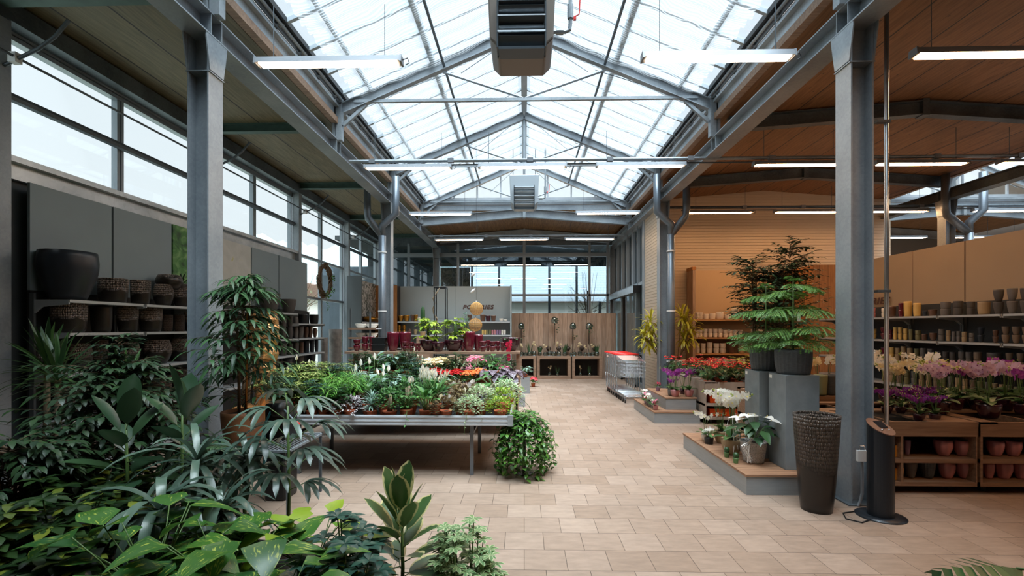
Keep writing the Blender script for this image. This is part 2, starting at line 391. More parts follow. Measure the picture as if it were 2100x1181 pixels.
# ---- longitudinal beams
for x, lb in ((-3.16, 'long galvanised steel beam above the left row of columns'), (3.16, 'long galvanised steel beam above the right row of columns'), (9.48, 'long dark steel beam at the far side of the wooden ceiling')):
    r = empty('steel_beam', (x, 0, 4.5)); tag(r, lb, 'steel beam')
    m = M(); m.ibeam((0, -4, .115), (0, 17.3, .115), .24, .23); m.build('flanges_and_web', STEELB if x < 9 else STEELD, r)
    for y in (4.58, 4.74, 7.7, 7.86, 10.9, 11.06, 14.02, 14.18):
        s = M(); s.box(-.115, .115, y-.005, y+.005, .014, .216); s.build('stiffener', STEEL, r)
# ---- left hall cross beams, right hall pitched beams
for i, y in enumerate((1.5, 4.6, 7.75, 10.95, 14.1, 17.0)):
    o = M().ibeam((-5.35, y, 4.93), (-3.28, y, 4.93), .11, .14).build('cross_beam', GREEN)
    tag(o, 'green primed cross beam under the left ceiling, %s from the front' % NTH[i], 'cross beam', 'green cross beams of the left aisle')
for i, y in enumerate((1.5, 4.6, 7.75, 10.95)):
    r = empty('roof_beam', (6.32, y, 0)); tag(r, 'dark pitched steel beam under the wooden ceiling on the right, %s from the front' % NTH[i], 'roof beam')
    M().ibeam((-3.04, 0, 4.91), (0, 0, 5.13), .14, .22).build('rafter', STEELD, r); M().ibeam((0, 0, 5.13), (3.04, 0, 4.91), .14, .22).build('rafter', STEELD, r)
    M().box(-.05, .05, -.08, .08, 5.0, 5.26).build('ridge_plate', STEELD, r)
# ---- glasshouse roofs
def clothmat():
    m, nt, b, N, L = newmat('shade_cloth'); N.remove(b)
    tc = N.new('ShaderNodeTexCoord'); sp = N.new('ShaderNodeSeparateXYZ'); L.new(tc.outputs['Object'], sp.inputs[0])
    n = N.new('ShaderNodeTexNoise'); n.inputs['Scale'].default_value = 1.5; L.new(tc.outputs['Object'], n.inputs[0])
    ma = N.new('ShaderNodeMath'); ma.operation = 'MULTIPLY_ADD'; L.new(n.outputs[0], ma.inputs[0]); ma.inputs[1].default_value = .25; L.new(sp.outputs[1], ma.inputs[2])
    w = N.new('ShaderNodeMath'); w.operation = 'MULTIPLY'; L.new(ma.outputs[0], w.inputs[0]); w.inputs[1].default_value = 150
    si = N.new('ShaderNodeMath'); si.operation = 'SINE'; L.new(w.outputs[0], si.inputs[0])
    mr = N.new('ShaderNodeMapRange'); mr.inputs[1].default_value = -.2; mr.inputs[2].default_value = .8; mr.inputs[3].default_value = .1; mr.inputs[4].default_value = .38; L.new(si.outputs[0], mr.inputs[0])
    t = N.new('ShaderNodeBsdfTransparent'); d = N.new('ShaderNodeBsdfTranslucent'); d.inputs[0].default_value = (.86, .89, .92, 1)
    d2 = N.new('ShaderNodeBsdfDiffuse'); d2.inputs[0].default_value = (.6, .66, .7, 1)
    m2 = N.new('ShaderNodeMixShader'); m2.inputs[0].default_value = .35; L.new(d.outputs[0], m2.inputs[1]); L.new(d2.outputs[0], m2.inputs[2])
    ms = N.new('ShaderNodeMixShader'); L.new(mr.outputs[0], ms.inputs[0]); L.new(t.outputs[0], ms.inputs[1]); L.new(m2.outputs[0], ms.inputs[2])
    L.new(ms.outputs[0], N['Material Output'].inputs[0]); return m
CLOTH = clothmat(); ROOFG = glassmat('roof_glass', '#eaf0f3', .02, mx=.06)
PURL = galv('purlin_zinc', '#b9c2c8', '#98a3aa', .6, .2)
def glasshouse(xc, word, nb):
    Y0, Y1 = 1.0, 14.25
    for sg, w in ((-1, 'left'), (1, 'right')):
        m = M(); m.prism([(xc, 6.78), (xc+sg*3.12, 5.44), (xc+sg*3.12, 5.446), (xc, 6.786)], 'y', Y0, Y1)
        g = struct(m.build('window_%d' % (nb+(sg > 0)), ROOFG))
        b = M(); y = Y0
        while y < Y1:
            b.bar((xc, y, 6.74), (xc+sg*3.12, y, 5.40), .05, .05); y += .61
        b.build('glazing_bars', PURL, g)
        c = M(); nx, ny = 26, 380; base = len(c.v)
        for j in range(ny+1):
            y = Y0+(Y1-Y0)*j/ny; ph = (y/.61) % 1
            for i in range(nx+1):
                u = i/nx; x = .12+u*2.62
                z = 6.62-.43*x - .05*math.sin(PI*ph)*(1+.5*math.sin(x*3+y*1.3)) - .028*abs(math.sin(PI*(u*5))) + .012*math.sin(y*23+x*5)*math.sin(x*2.2+y)
                if i == nx: z += .03*math.sin(y*31)
                c.v.append(Vector((xc+sg*x, y, z)))
        for j in range(ny):
            for i in range(nx):
                a = j*(nx+1)+i; c.face([a, a+1, a+nx+2, a+nx+1])
        o = c.build('shade_curtain', CLOTH, None, True)
        tag(o, 'rippled white shade curtain under the %s slope of the %s glass roof' % (w, word), 'shade curtain')
        for k, (x, s) in enumerate(((1.5, .075), (2.52, .05))):
            o = M().box(xc+sg*x-s/2, xc+sg*x+s/2, Y0, Y1, 6.66-.43*x-s/2, 6.66-.43*x+s/2).build('purlin', PURL)
            tag(o, '%s purlin on the %s slope of the %s glass roof' % (('upper', 'lower')[k], w, word), 'purlin')
        if xc == 0:
            o = M().tube([(sg*1.31, Y0, 5.93), (sg*1.31, 14.1, 5.93)], .022, 8).build('curtain_shaft', STEELD)
            tag(o, 'dark curtain drive shaft below the %s roof slope' % w, 'drive shaft')
        r = empty('eaves_gutter', (xc+sg*3.1, 0, 5)); tag(r, 'zinc eaves gutter with timber strip along the %s edge of the %s glass roof' % (w, word), 'gutter')
        M().box(-.05, .05, Y0, Y1, .0, .1).build('timber_strip', BLEACH, r)
        g = M(); g.box(-.03+sg*.03, .03+sg*.03, Y0, Y1, .1, .4); g.box(-.045-sg*.02, .045-sg*.02, Y0, Y1, .27, .31); g.build('gutter_sheet', ZINC, r)
        M().tube([(-sg*.1, Y0, .40), (-sg*.1, Y1, .40)], .022, 8).build('water_pipe', STEEL, r)
        M().tube([(-sg*.07, Y0, .34), (-sg*.07, Y1, .34)], .013, 8).build('water_pipe', STEELD, r)
        M().box(-sg*.16, sg*.02, Y0, Y1, .43, .5).build('curtain_shadow_strip', BLACKP, r)  # black strip put in as the shadow of the bunched curtain
    o = M().box(xc-.06, xc+.06, Y0, Y1, 6.62, 6.74).build('ridge_beam', PURL); tag(o, 'ridge beam with bolted clips along the %s glass roof' % word, 'ridge beam')
    for i, y in enumerate((1.5, 4.66, 7.8, 10.98, 14.12)):
        r = empty('roof_truss', (xc, y, 0)); tag(r, 'pitched steel truss of the %s glass roof, %s from the front' % (word, NTH[i]), 'roof truss')
        for sg in (-1, 1):
            M().ibeam((sg*3.0, 0, 5.25), (0, 0, 6.52), .1, .17).build('rafter', STEELB, r)
            p = M(); p.box(sg*3.04-.05, sg*3.04+.05, -.05, .05, 4.73, 5.38); p.box(sg*3.12-.02, sg*3.12+.02, -.07, .07, 4.73, 5.38); p.build('eaves_post', STEEL, r)
            M().bar((sg*2.98, 0, 4.98), (sg*2.6, 0, 5.32), .05, .05).build('knee_brace', STEEL, r)
            M().tube([(sg*1.33, 0, 5.84), (sg*.02, 0, 5.40)], .02, 8).build('strut', STEEL, r)
        M().bar((-2.8, 0, 5.375), (2.8, 0, 5.375), .05, .045).build('tie_bar', STEEL, r)
        if i >= 3: M().tube([(0, 0, 5.4), (0, 0, 6.45)], .035, 8).build('king_post', STEEL, r)
        if i >= 2:
            for sg in (-1, 1): M().tube([(sg*.3, 0, 6.3), (sg*.95, -.6, 5.5)], .006, 5).build('bracing_wire', STEELD, r); M().tube([(sg*2.2, 0, 5.5), (sg*1.2, .3, 6.0)], .006, 5).build('bracing_wire', STEELD, r)
struct(M().box(-3.16, 3.16, -4, .99, 5.0, 5.08).build('ceiling_front_blocker', CEIL)); struct(M().box(-3.16, 3.16, .9, .99, 5.08, 6.9).build('wall_gable_blocker', PANELG)); struct(M().box(9.45, 15.9, -4, .99, 5.0, 5.08).build('ceiling_right_blocker', CEIL))  # solid roof added out of view to darken the foreground; glass stops here
glasshouse(0, 'central', 1); glasshouse(12.64, 'far right', 3)
# gables of both glasshouses
for k, xc in enumerate((0, 12.64)):
    g = M(); g.prism([(xc-3.1, 5.5), (xc, 6.78), (xc+3.1, 5.5)], 'y', 14.26, 14.27); w = struct(g.build('window_%d' % (5+k), GLASS))
    f = M()
    for x in (-2.1, -1.4, -.7, 0, .7, 1.4, 2.1): f.box(xc+x-.02, xc+x+.02, 14.23, 14.3, 5.48, 6.78-.42*abs(x))
    f.box(xc-3.1, xc+3.1, 14.22, 14.32, 5.44, 5.52)
    f.build('mullions', ALU, w)
    t = M(); t.box(xc-3.1, xc+3.1, 14.2, 14.3, 5.3, 5.44); t.box(xc-3.1, xc+3.1, 14.17, 14.3, 5.13, 5.28)
    struct(t.build('trim_%d' % (1+k), STEELB))
    for j, y in enumerate((14.1, 17.1)):
        r = empty('back_roof_beam', (xc, y, 0)); tag(r, 'low pitched steel beam %s, under the %s wooden roof' % (('in front', 'at the end wall')[j], ('central', 'far right')[k]), 'roof beam')
        M().ibeam((-3.04, 0, 4.78), (0, 0, 5.03), .14, .25).build('rafter', STEELB, r); M().ibeam((0, 0, 5.03), (3.04, 0, 4.78), .14, .25).build('rafter', STEELB, r)
        M().box(-.04, .04, -.08, .08, 4.88, 5.18).build('ridge_plate', STEEL, r)
# ---- left glazed wall
def mull(m, x, y, z0, z1, w=.06, d=.1): m.box(x-d/2, x+d/2, y-w/2, y+w/2, z0, z1)
LY = [-1.6, 1.5, 4.65, 7.8, 10.98, 14.1, 17.25]
w = M(); w.box(-5.5, -5.36, -4, 10.98, 0, 3.36); struct(w.build('wall_left', pmat('dark_wall_cladding', '#4b5256', .7, 0, .05)))
w = M(); w.box(-5.5, -5.36, -4, 17.3, 4.72, 5.0); struct(w.build('wall_left_head', STEELB))
w = M(); w.box(-5.5, -5.36, 10.98, 17.3, 0, .25); struct(w.build('wall_left_plinth', CONC))
s = M(); s.box(-5.355, -5.18, -4, 17.2, 4.76, 4.96); tag(s.build('eaves_channel', STEELD), 'dark steel channel along the top of the left window wall', 'steel channel')
for i in range(6):
    y0, y1 = LY[i], LY[i+1]; low = .25 if i >= 4 else 3.36
    g = struct(M().box(-5.43, -5.425, y0+.08, y1-.08, low, 4.72).build('window_%d' % (10+i), GLASS))
    f = M(); ym = (y0+y1)/2
    for y in (y0+.1, ym-.03, ym+.03, y1-.1): mull(f, -5.41, y, low, 4.72, .045, .08)
    for z, h in ((4.70, .06), (low+.03, .08)): f.box(-5.46, -5.36, y0, y1, z-h/2, z+h/2)
    if i >= 4:
        for z in (2.4, 3.4): f.box(-5.46, -5.36, y0, y1, z-.03, z+.03)
    f.build('window_frame', ALUD, g)
    o = M().tube([(-5.33, y0, 4.05), (-5.33, y1, 4.05)], .05, 8).build('window_rail', STEELD, g)
    if i < 4:
        sl = M(); sl.box(-5.36, -5.22, y0, y1, 3.36, 3.42); sl.box(-5.36, -5.30, y0, y1, 3.2, 3.36); sl.build('window_sill', ZINC, g)
for i, y in enumerate(LY):
    o = M(); o.box(-5.36, -5.2, y-.07, y+.07, 0, 5.0); o = o.build('wall_post', STEELB, None, False, True, .006)
    tag(o, 'steel post of the left window wall, %s from the front' % NTH[i], 'wall post', 'posts of the left window wall')
    a = empty('rod_bracket', (-5.2, y, 4.3)); tag(a, 'curved rod bracket on the %s post of the left window wall' % NTH[i], 'bracket', 'rod brackets on the left wall')
    M().tube([(0, 0, -.02), (.15, 0, .05), (.35, 0, .14), (.52, 0, .26), (.66, 0, .42)], .018, 8).build('arm', STEELD, a)
    M().box(.07, .15, -.035, .035, .0, .1).build('white_clamp', WHITE, a)
tag(M().tube([(-5.08, -2, 4.36), (-5.08, 17, 4.36)], .014, 8).build('window_rod', STEELD), 'thin dark rod running along the left windows', 'rod')
# ---- end glass wall
g = struct(M().box(-5.4, 3.16, 17.30, 17.306, 0, 4.62).build('window_20', GLASSD))
f = M()
for x in (-5.35, -4.2, -2.4, 2.35, 3.0): f.box(x-.04, x+.04, 17.24, 17.34, 0, 4.7)
f.box(-5.4, 3.16, 17.22, 17.34, 4.2, 4.34); f.box(-5.4, 3.16, 17.24, 17.34, 2.78, 2.86); f.box(-.05, .05, 17.18, 17.34, 0, 4.9)
f.build('window_frame', ALUD, g)
struct(M().box(-5.5, 3.2, 17.28, 17.4, 4.62, 5.3).build('wall_end_top', STEELD))
struct(M().box(3.2, 16, 17.3, 17.4, 0, 5.3).build('wall_end_right', pmat('rear_wall', '#6f6a64', .7)))
# ---- right side of the aisle beyond the column: ribbed beige wall, glazing, sliding door
def ribmat(name, c):
    m, nt, b, N, L = newmat(name); b.inputs['Base Color'].default_value = lin(c); b.inputs['Roughness'].default_value = .5; b.inputs['Metallic'].default_value = .15
    tc = N.new('ShaderNodeTexCoord'); sp = N.new('ShaderNodeSeparateXYZ'); L.new(tc.outputs['Object'], sp.inputs[0])
    fr = N.new('ShaderNodeMath'); fr.operation = 'MULTIPLY'; L.new(sp.outputs[2], fr.inputs[0]); fr.inputs[1].default_value = 1/.075
    f2 = N.new('ShaderNodeMath'); f2.operation = 'FRACT'; L.new(fr.outputs[0], f2.inputs[0])
    mr = N.new('ShaderNodeMapRange'); mr.inputs[1].default_value = 0; mr.inputs[2].default_value = .1; L.new(f2.outputs[0], mr.inputs[0])
    bp = N.new('ShaderNodeBump'); bp.inputs['Strength'].default_value = 1; bp.inputs['Distance'].default_value = .02; L.new(mr.outputs[0], bp.inputs['Height']); L.new(bp.outputs[0], b.inputs['Normal'])
    return m
RIB = ribmat('ribbed_sheet', '#c4b5a1')
struct(M().box(3.2, 3.3, 11.35, 12.75, 0, 4.5).build('wall_right_ribbed', RIB))
w = M(); w.prism([(3.3, 0), (9.62, 0), (9.62, 5.02), (6.32, 5.27), (3.3, 5.02)], 'y', 12.8, 12.9); struct(w.build('wall_right_end', RIB))
for i, (a, b_) in enumerate(((12.85, 14.1), (14.1, 15.6), (15.6, 17.2))):
    g = struct(M().box(3.24, 3.245, a, b_, 0 if i == 0 else 2.9, 4.5).build('window_%d' % (22+i), GLASSD)); f = M()
    for y in (a+.04, (a+b_)/2, b_-.04): mull(f, 3.22, y, 0 if i == 0 else 2.9, 4.5, .06, .12)
    f.box(3.18, 3.28, a, b_, 2.82, 2.9); f.box(3.18, 3.28, a, b_, 4.42, 4.5)
    if i == 0: f.box(3.18, 3.28, a, b_, .9, .96); f.box(3.18, 3.28, a, b_, 0, .12)
    f.build('window_frame', ALUD, g)
o = M().box(3.17, 3.34, 12.74, 12.86, 0, 4.5).build('wall_post', STEELB); tag(o, 'steel post where the ribbed wall meets the side glazing', 'wall post')
d = empty('door_1', (3.1, 14.1, 0)); struct(d)
M().box(-.1, .08, -.9, 2.95, 2.62, 2.8).build('door_operator', ZINC, d)
M().box(-.11, .085, -.92, -.88, 2.61, 2.81).build('operator_end_cap', BLACKP, d)
for y0 in (-.85, 1.1):
    l = M().box(-.02, .0, y0, y0+1.3, .05, 2.6).build('door_leaf', DOORG, d)
    f = M(); f.box(-.035, .015, y0, y0+.05, .0, 2.62); f.box(-.035, .015, y0+1.25, y0+1.3, 0, 2.62); f.box(-.035, .015, y0, y0+1.3, 0, .08); f.build('door_frame', ALUD, l)
# walls closing the hall behind and to the right of the viewpoint
struct(M().box(-5.5, 16, -4.1, -4.0, 0, 6.8).build('wall_back', pmat('back_wall', '#5a5a58', .8)))
struct(M().box(16, 16.1, -4, 17.5, 0, 6.8).build('wall_right', pmat('right_wall', '#6a625a', .8)))
# ---- downpipes
DPIPE = pmat('zinc_downpipe', '#69727b', .4, .55, .06)
def downpipe(x, y, label, sg, ob=.34):
    r = empty('downpipe', (x, y, 0)); tag(r, label, 'downpipe')
    M().tube([(0, 0, 0), (0, 0, 3.72)], .085, 14).build('pipe', DPIPE, r, True)
    M().tube([(0, 0, 3.7), (0, 0, 3.95), (sg*.31, 0, 4.22), (sg*.31, 0, 5.05)], .08, 12).build('branch_pipe', DPIPE, r, True)
    M().tube([(0, 0, 3.72), (-sg*ob*.94, 0, 4.12), (-sg*ob, 0, 4.3), (-sg*ob, 0, 5.0)], .08, 12).build('branch_pipe', DPIPE, r, True)
    for z in (.9, 2.02, 3.35): M().tube([(0, 0, z-.015), (0, 0, z+.015)], .095, 14).build('pipe_clamp', WHITE, r)
downpipe(-3.2, 10.70, 'zinc downpipe forking beside the left far column', 1)
downpipe(3.26, 10.70, 'zinc downpipe forking beside the right far column', -1)
downpipe(9.72, 10.70, 'dark forked downpipe on the distant column above the shelf panels', 1, .5)
r = empty('conduit', (3.42, 4.6, 0)); tag(r, 'slim steel conduit running up beside the right near column', 'conduit')
M().tube([(0, 0, .03), (0, 0, 4.95)], .02, 10).build('pipe', CHROME, r, True)
for z in (2.0, 3.6): M().box(-.1, .025, -.025, .025, z-.012, z+.012).build('pipe_clamp', STEELD, r)
# ---- light fixtures
LAMP = lampmat('lit_diffuser', '#ffdcb8', 25); LAMPW = lampmat('warm_lit_diffuser', '#ffc38c', 40)
lp = empty('light_fixture', link=False)
b = M(); b.prism([(-.06, 0), (-.045, .06), (.045, .06), (.06, 0)], 'x', .02, 1.48); kid(lp, b.build('housing', GREYBOX, None, False, False))
kid(lp, M().box(.05, 1.45, -.05, .05, -.012, .0).build('diffuser', LAMP, None, False, False))
for x0, x1 in ((0, .02), (1.48, 1.5)): kid(lp, M().prism([(-.062, -.008), (-.047, .065), (.047, .065), (.062, -.008)], 'x', x0, x1).build('end_cap', GREYBOX, None, False, False))
for x in (.18, 1.32):
    kid(lp, M().tube([(x, 0, .06), (x, 0, .6)], .004, 5).build('hanging_chain', STEELD, None, False, False))
kid(lp, M().tube([(1.5, 0, .03), (1.55, 0, .05), (1.57, 0, .0), (1.53, 0, -.02)], .005, 5).build('cable', BLACKP, None, False, False))
lpw = empty('light_fixture', link=False)
for o in KIDS[lp.name]:
    q_ = o.copy(); kid(lpw, q_)
    if o.name.startswith('diffuser'): q_.data = o.data.copy(); q_.data.materials[0] = LAMPW
ROWS = ((4.8, 4.33, (-2.73, 1.17, 3.82, 5.83), 'nearest row'), (8.1, 4.37, (-2.73, -.78, 1.21, 3.83, 5.83, 7.83), 'second row'),
        (11.3, 4.34, (-2.73, 1.21, 3.84, 5.83, 7.83, 10.35, 12.3), 'third row'), (14.4, 4.30, (-2.72, -.76, 1.21, 10.35, 12.3, 14.2), 'farthest row'), (1.6, 4.33, (1.17, 3.82, 5.83), 'row overhead behind'))
for Y, Z, xs, wd in ROWS:
    for i, x in enumerate(xs):
        place(lpw if 3 < x < 10 else lp, (x, Y, Z), 0, 1, 'lit strip light on chains, %s from the left in the %s' % (NTH[i], wd), 'strip light', 'hanging strip lights')
for Y, Z, x0, x1, wd in ((8.12, 4.50, -3.0, 10.5, 'second'), (11.32, 4.47, 3.4, 13, 'third right-hand'), (14.42, 4.42, -2.9, 3.0, 'farthest')):
    r = empty('cable_conduit', (0, Y, Z)); tag(r, 'horizontal cable conduit above the %s row of strip lights' % wd, 'conduit')
    M().tube([(x0, 0, 0), (x1, 0, 0)], .03, 8).build('tray', STEEL if x0 < 0 else STEELD, r); M().tube([(x0+.3, .03, -.06), (x1-.2, .03, -.06)], .013, 6).build('cable', STEELD, r)
    x = x0+.4
    while x < x1-.2:
        M().box(x-.05, x+.05, -.036, .036, -.036, .036).build('junction_box', GREYBOX, r); x += 1.35
# ---- unit heaters
HBR = pmat('heater_brown_casing', '#6a5f55', .4, .2); HGR = pmat('heater_light_casing', '#a9b2b8', .45, .2); LOUV = pmat('heater_louvre', '#3f464b', .3, .6)
def heater(x, y, zb, mat, label, light):
    r = empty('unit_heater', (x, y, zb)); tag(r, label, 'unit heater')
    M().prism([(-.27, .13), (.27, .13), (.36, .22), (.39, .95), (-.39, .95), (-.36, .22)], 'y', .08, .75).build('casing', mat, r, False, True, .02)
    lb = M(); lb.box(-.27, -.255, -.12, .1, .0, .62); lb.box(.255, .27, -.12, .1, .0, .62); lb.box(-.27, .27, .05, .08, 0, .62); lb.box(-.25, .25, -.1, .1, -.01, .02)
    lb.build('louvre_box', LOUV, r)
    for k in range(5):
        z = .1+k*.11; M().obox((0, -.06, z), (.5, .012, .11), Matrix.Rotation(.75, 3, 'X')).build('louvre', LOUV if not light else HGR, r)
    for k in range(3): M().box(-.26, .26, -.135, -.12, .16+k*.17, .175+k*.17).build('bright_edge', CHROME, r)
    for sx in (-.3, .3): M().tube([(sx, .4, .95), (sx, .4, 1.75)], .008, 6).build('hanging_rod', STEELD, r)
    p = M(); p.tube([(.36, .2, .35), (.5, .2, .35), (.55, .2, .37), (.56, .2, .45), (.56, .2, 1.7)], .022, 8); p.tube([(.40, .2, .35), (.48, .2, .35)], .035, 8); p.tube([(.56, .2, .5), (.56, .2, .66)], .035, 8)
    p.build('supply_pipe', STEEL, r); v = M(); v.tube([(.6, .2, .52), (.66, .2, .55), (.67, .2, .72)], .008, 6); v.obox((.61, .2, .5), (.03, .03, .03)); v.build('valve_handle', REDP, r)
heater(-.03, 5.3, 4.70, HBR, 'brown unit heater with open louvres hanging nearest under the ridge', False)
heater(.0, 12.5, 4.73, HGR, 'pale grey unit heater hanging far back under the ridge', True)
# ---- fence behind the crates
w = M(); w.box(-.5, 3.05, 15.98, 16.03, 0, 2.13); o = w.build('timber_screen', TIMBER); tag(o, 'brown vertical board screen behind the planter crates', 'timber screen')
# ---- outside
struct(M().box(-400, 400, -200, 500, -.4, -.15).build('ground', pmat('outside_ground', '#7d8077', .9)))
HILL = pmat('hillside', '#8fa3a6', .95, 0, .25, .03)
for k, (x0, y0, L_, hh, w_) in enumerate(((-170, 380, 300, 62, 90), (-130, 460, 260, 84, 110), (-290, 520, 300, 95, 120), (90, 520, 240, 60, 110))):
    m = M(); n = 22
    for j in range(n+1):
        for i in range(n+1):
            u, v_ = i/n*2-1, j/n*2-1; e = max(0, 1-u*u)*max(0, 1-v_*v_)
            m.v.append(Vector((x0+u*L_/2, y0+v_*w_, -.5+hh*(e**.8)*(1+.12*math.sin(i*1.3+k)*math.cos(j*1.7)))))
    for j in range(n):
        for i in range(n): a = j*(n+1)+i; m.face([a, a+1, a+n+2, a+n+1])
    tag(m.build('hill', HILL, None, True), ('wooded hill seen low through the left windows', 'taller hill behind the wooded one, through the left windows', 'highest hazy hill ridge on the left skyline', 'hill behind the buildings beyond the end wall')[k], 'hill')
def house(x, y, w_, d_, h, label, mat, roof, win):
    r = empty('house', (x, y, -.15)); tag(r, label, 'house')
    M().box(-w_/2, w_/2, 0, d_, 0, h).build('wall', mat, r)
    M().prism([(-w_/2-.3, h), (0, h+w_*(.17 if w_ > 8 else .04)), (w_/2+.3, h)], 'y', -.3, d_+.3).build('roof', roof, r)
    for wx, wz, ww, wh in win:
        q = M().box(wx-ww/2, wx+ww/2, -.06, .02, wz, wz+wh).build('window', pmat('house_window', '#3b464d', .3), r)
        M().box(wx-.03, wx+.03, -.08, -.02, wz, wz+wh).build('window_bar', WHITE, q)
STUC = pmat('white_stucco', '#cfcac2', .9); RT = pmat('roof_tile', '#6d5348', .8); WC = pmat('wood_cladding_far', '#a77d62', .8)
house(-17.2, 41, 9, 9, 4.2, 'white house with wood-clad upper part seen through the clear left window', STUC, RT, ((-2, 1, 1, 1.2), (1.5, 1, 1, 1.2), (3, 2.6, .8, .9), (1.2, 2.6, .8, .9)))
house(-28, 60, 14, 10, 5.2, 'distant wood-clad house beyond the left windows', WC, RT, ((-3, 2, 1.2, 1.4), (0, 2, 1.2, 1.4), (3, 2, 1.2, 1.4)))
house(1.6, 30, 7.2, 6, 3.35, 'low white building with dark windows beyond the end wall', STUC, RT, ((-2.2, 1.0, .9, 1.1), (-.4, 1.0, 1.3, 1.1), (1.4, 1.0, .9, 1.1)))
def corru():
    m, nt, b, N, L = newmat('grey_corrugated_sheet'); b.inputs['Roughness'].default_value = .6
    tc = N.new('ShaderNodeTexCoord'); w_ = N.new('ShaderNodeTexWave'); w_.inputs['Scale'].default_value = 2.2; w_.bands_direction = 'Z'; w_.inputs['Distortion'].default_value = .4
    L.new(tc.outputs['Object'], w_.inputs[0]); L.new(ramp(N, L, w_.outputs[0], [(0, '#98a1a9'), (1, '#adb5bb')]), b.inputs['Base Color']); return m
r = empty('grey_shed', (0, 22, -.15)); tag(r, 'grey corrugated shed roof slope with dark joints beyond the end wall', 'shed')
M().prism([(0, 3.0), (.1, 3.0), (3.2, 5.05), (3.1, 5.05)], 'x', -3.7, 4.3).build('corrugated_roof', corru(), r)
for x in (-2.4, -1.15, 1.15, 2.4): M().bar((x, -.05, 0), (x, -.05, 4.6), .1, .1).build('post', STEELD, r)
for x in (-3.5, 3.5): M().bar((x, .2, 0), (x, .2, 3.1), .12, .12).build('post', STEELD, r)
# added dark slab and strip standing in for dark reflections in the end glass
struct(M().box(-7, 4.5, 17.5, 21.2, 4.9, 5.05).build('ceiling_reflection_slab', pmat('reflection_slab_dark', '#2f3436', .8)))
struct(M().box(-7, 4.5, 21.2, 21.3, 4.36, 4.9).build('trim_9', pmat('reflection_band_dark', '#3a4144', .7)))
o = M().box(-9, -3.75, 21, 21.2, -.15, 4.35).build('reflection_wall', pmat('reflection_wall_dark', '#39434a', .4, .1, .2, 2)); tag(o, 'added dark wall imitating reflections behind the left part of the end glazing', 'shed')  # dark wall added for the dark reflections in the left end glazing
o = M().box(-3.7, -2.4, 21, 21.2, -.15, 4.3).build('ivy_wall', pmat('dark_twiggy_hedge', '#8b7a6c', .9, 0, .8, 14, .8, 40)); tag(o, 'dark twiggy hedge block left of the shed outside', 'hedge')
# ================================================================ POTS AND PLANTS
def potm(rb, rt, h, style='taper', flute=0, amp=.0, n=20, rim=.012, inner=.25):
    k = 9; pr = []
    for i in range(k+1):
        t = i/k
        if style == 'taper': r = rb+(rt-rb)*t
        elif style == 'bowl': r = rb+(rt-rb)*math.sin(t*PI/2)**.8
        elif style == 'round': r = rb+(rt-rb)*t+(max(rb, rt)*.35)*math.sin(PI*t)
        elif style == 'vase': r = rb+(rt-rb)*t**.8
        elif style == 'bell': r = rt*(.6+.46*math.sin(min(1, t*1.3)*PI/2)-.06*max(0, t-.8)*5)
        elif style == 'drum': r = rt*(1-.14*(1-t)**3) if t > .0 else rb
        elif style == 'tulip': r = rb+(rt-rb)*math.sin(t*PI/2)**.7*(1.08-.08*t)
        pr.append((r, h*t))
    pr += [(rt-rim, h+.002), (rt-rim*1.6, h*.9), (max(.01, rt-rim*2.5), h*(1-inner))]
    mod = (lambda a, t, r: 1+amp*abs(math.sin(a*flute/2))*(1 if t < .8 else .3)) if flute else None
    return M().lathe(pr, n if not flute else max(n, flute*3), (0,0,0), mod)
def soilm(r, z): return M().lathe([(r, z-.01), (r*.6, z+.003), (.01, z+.006)], 12)
def sph(n, up=.0):
    while 1:
        v = Vector((R.gauss(0,1), R.gauss(0,1), R.gauss(0,1))); v.normalize()
        if v.z > up: return v
def rnd(a, b): return a+(b-a)*R.random()
def dirv(az, el): return Vector((math.cos(az)*math.cos(el), math.sin(az)*math.cos(el), math.sin(el)))
def whorl(m, p, axis_up, L, W, n, droop, prof=LANCE, el=.1, seg=3):
    a0 = rnd(0, 6.28)
    for k in range(n):
        a = a0+2*PI*k/n+rnd(-.15, .15); l = L*rnd(.75, 1.08)
        m.leaf(p, dirv(a, el+rnd(-.15, .15))+axis_up*.25, l, W*l/L, droop, .15, prof, seg)
def schefflera(H, Rr, ns, L, W, nl=7, prof=OBOV, base=0, nw=5, droop=.7, seg=3):
    """stems that carry whorls of leaflets, denser at the top"""
    f, s = M(), M()
    for i in range(ns):
        a = rnd(0, 6.28); rr = Rr*math.sqrt(R.random()); top = Vector((rr*math.cos(a), rr*math.sin(a), H*(1-.35*(rr/Rr)**2)*rnd(.82, 1)))
        b0 = Vector((rr*.25*math.cos(a), rr*.25*math.sin(a), base)); s.tube([b0, b0.lerp(top, .5)+Vector((rnd(-.02,.02), rnd(-.02,.02), 0)), top], [.006, .005, .003], 5)
        for k in range(nw):
            t = 1-.75*(k/nw)**1.1; q = b0.lerp(top, t); d = dirv(rnd(0, 6.28), rnd(.0, .6)) if k else Vector((0, 0, 1))
            e = q+d*(L*rnd(.7, 1.3) if k else .01); s.tube([q, e], .0018, 4)
            whorl(f, e, Vector((d.x*1.1, d.y*1.1, rnd(-.2, .4))), L, W, nl, droop, prof, .15, seg)
    return f, s
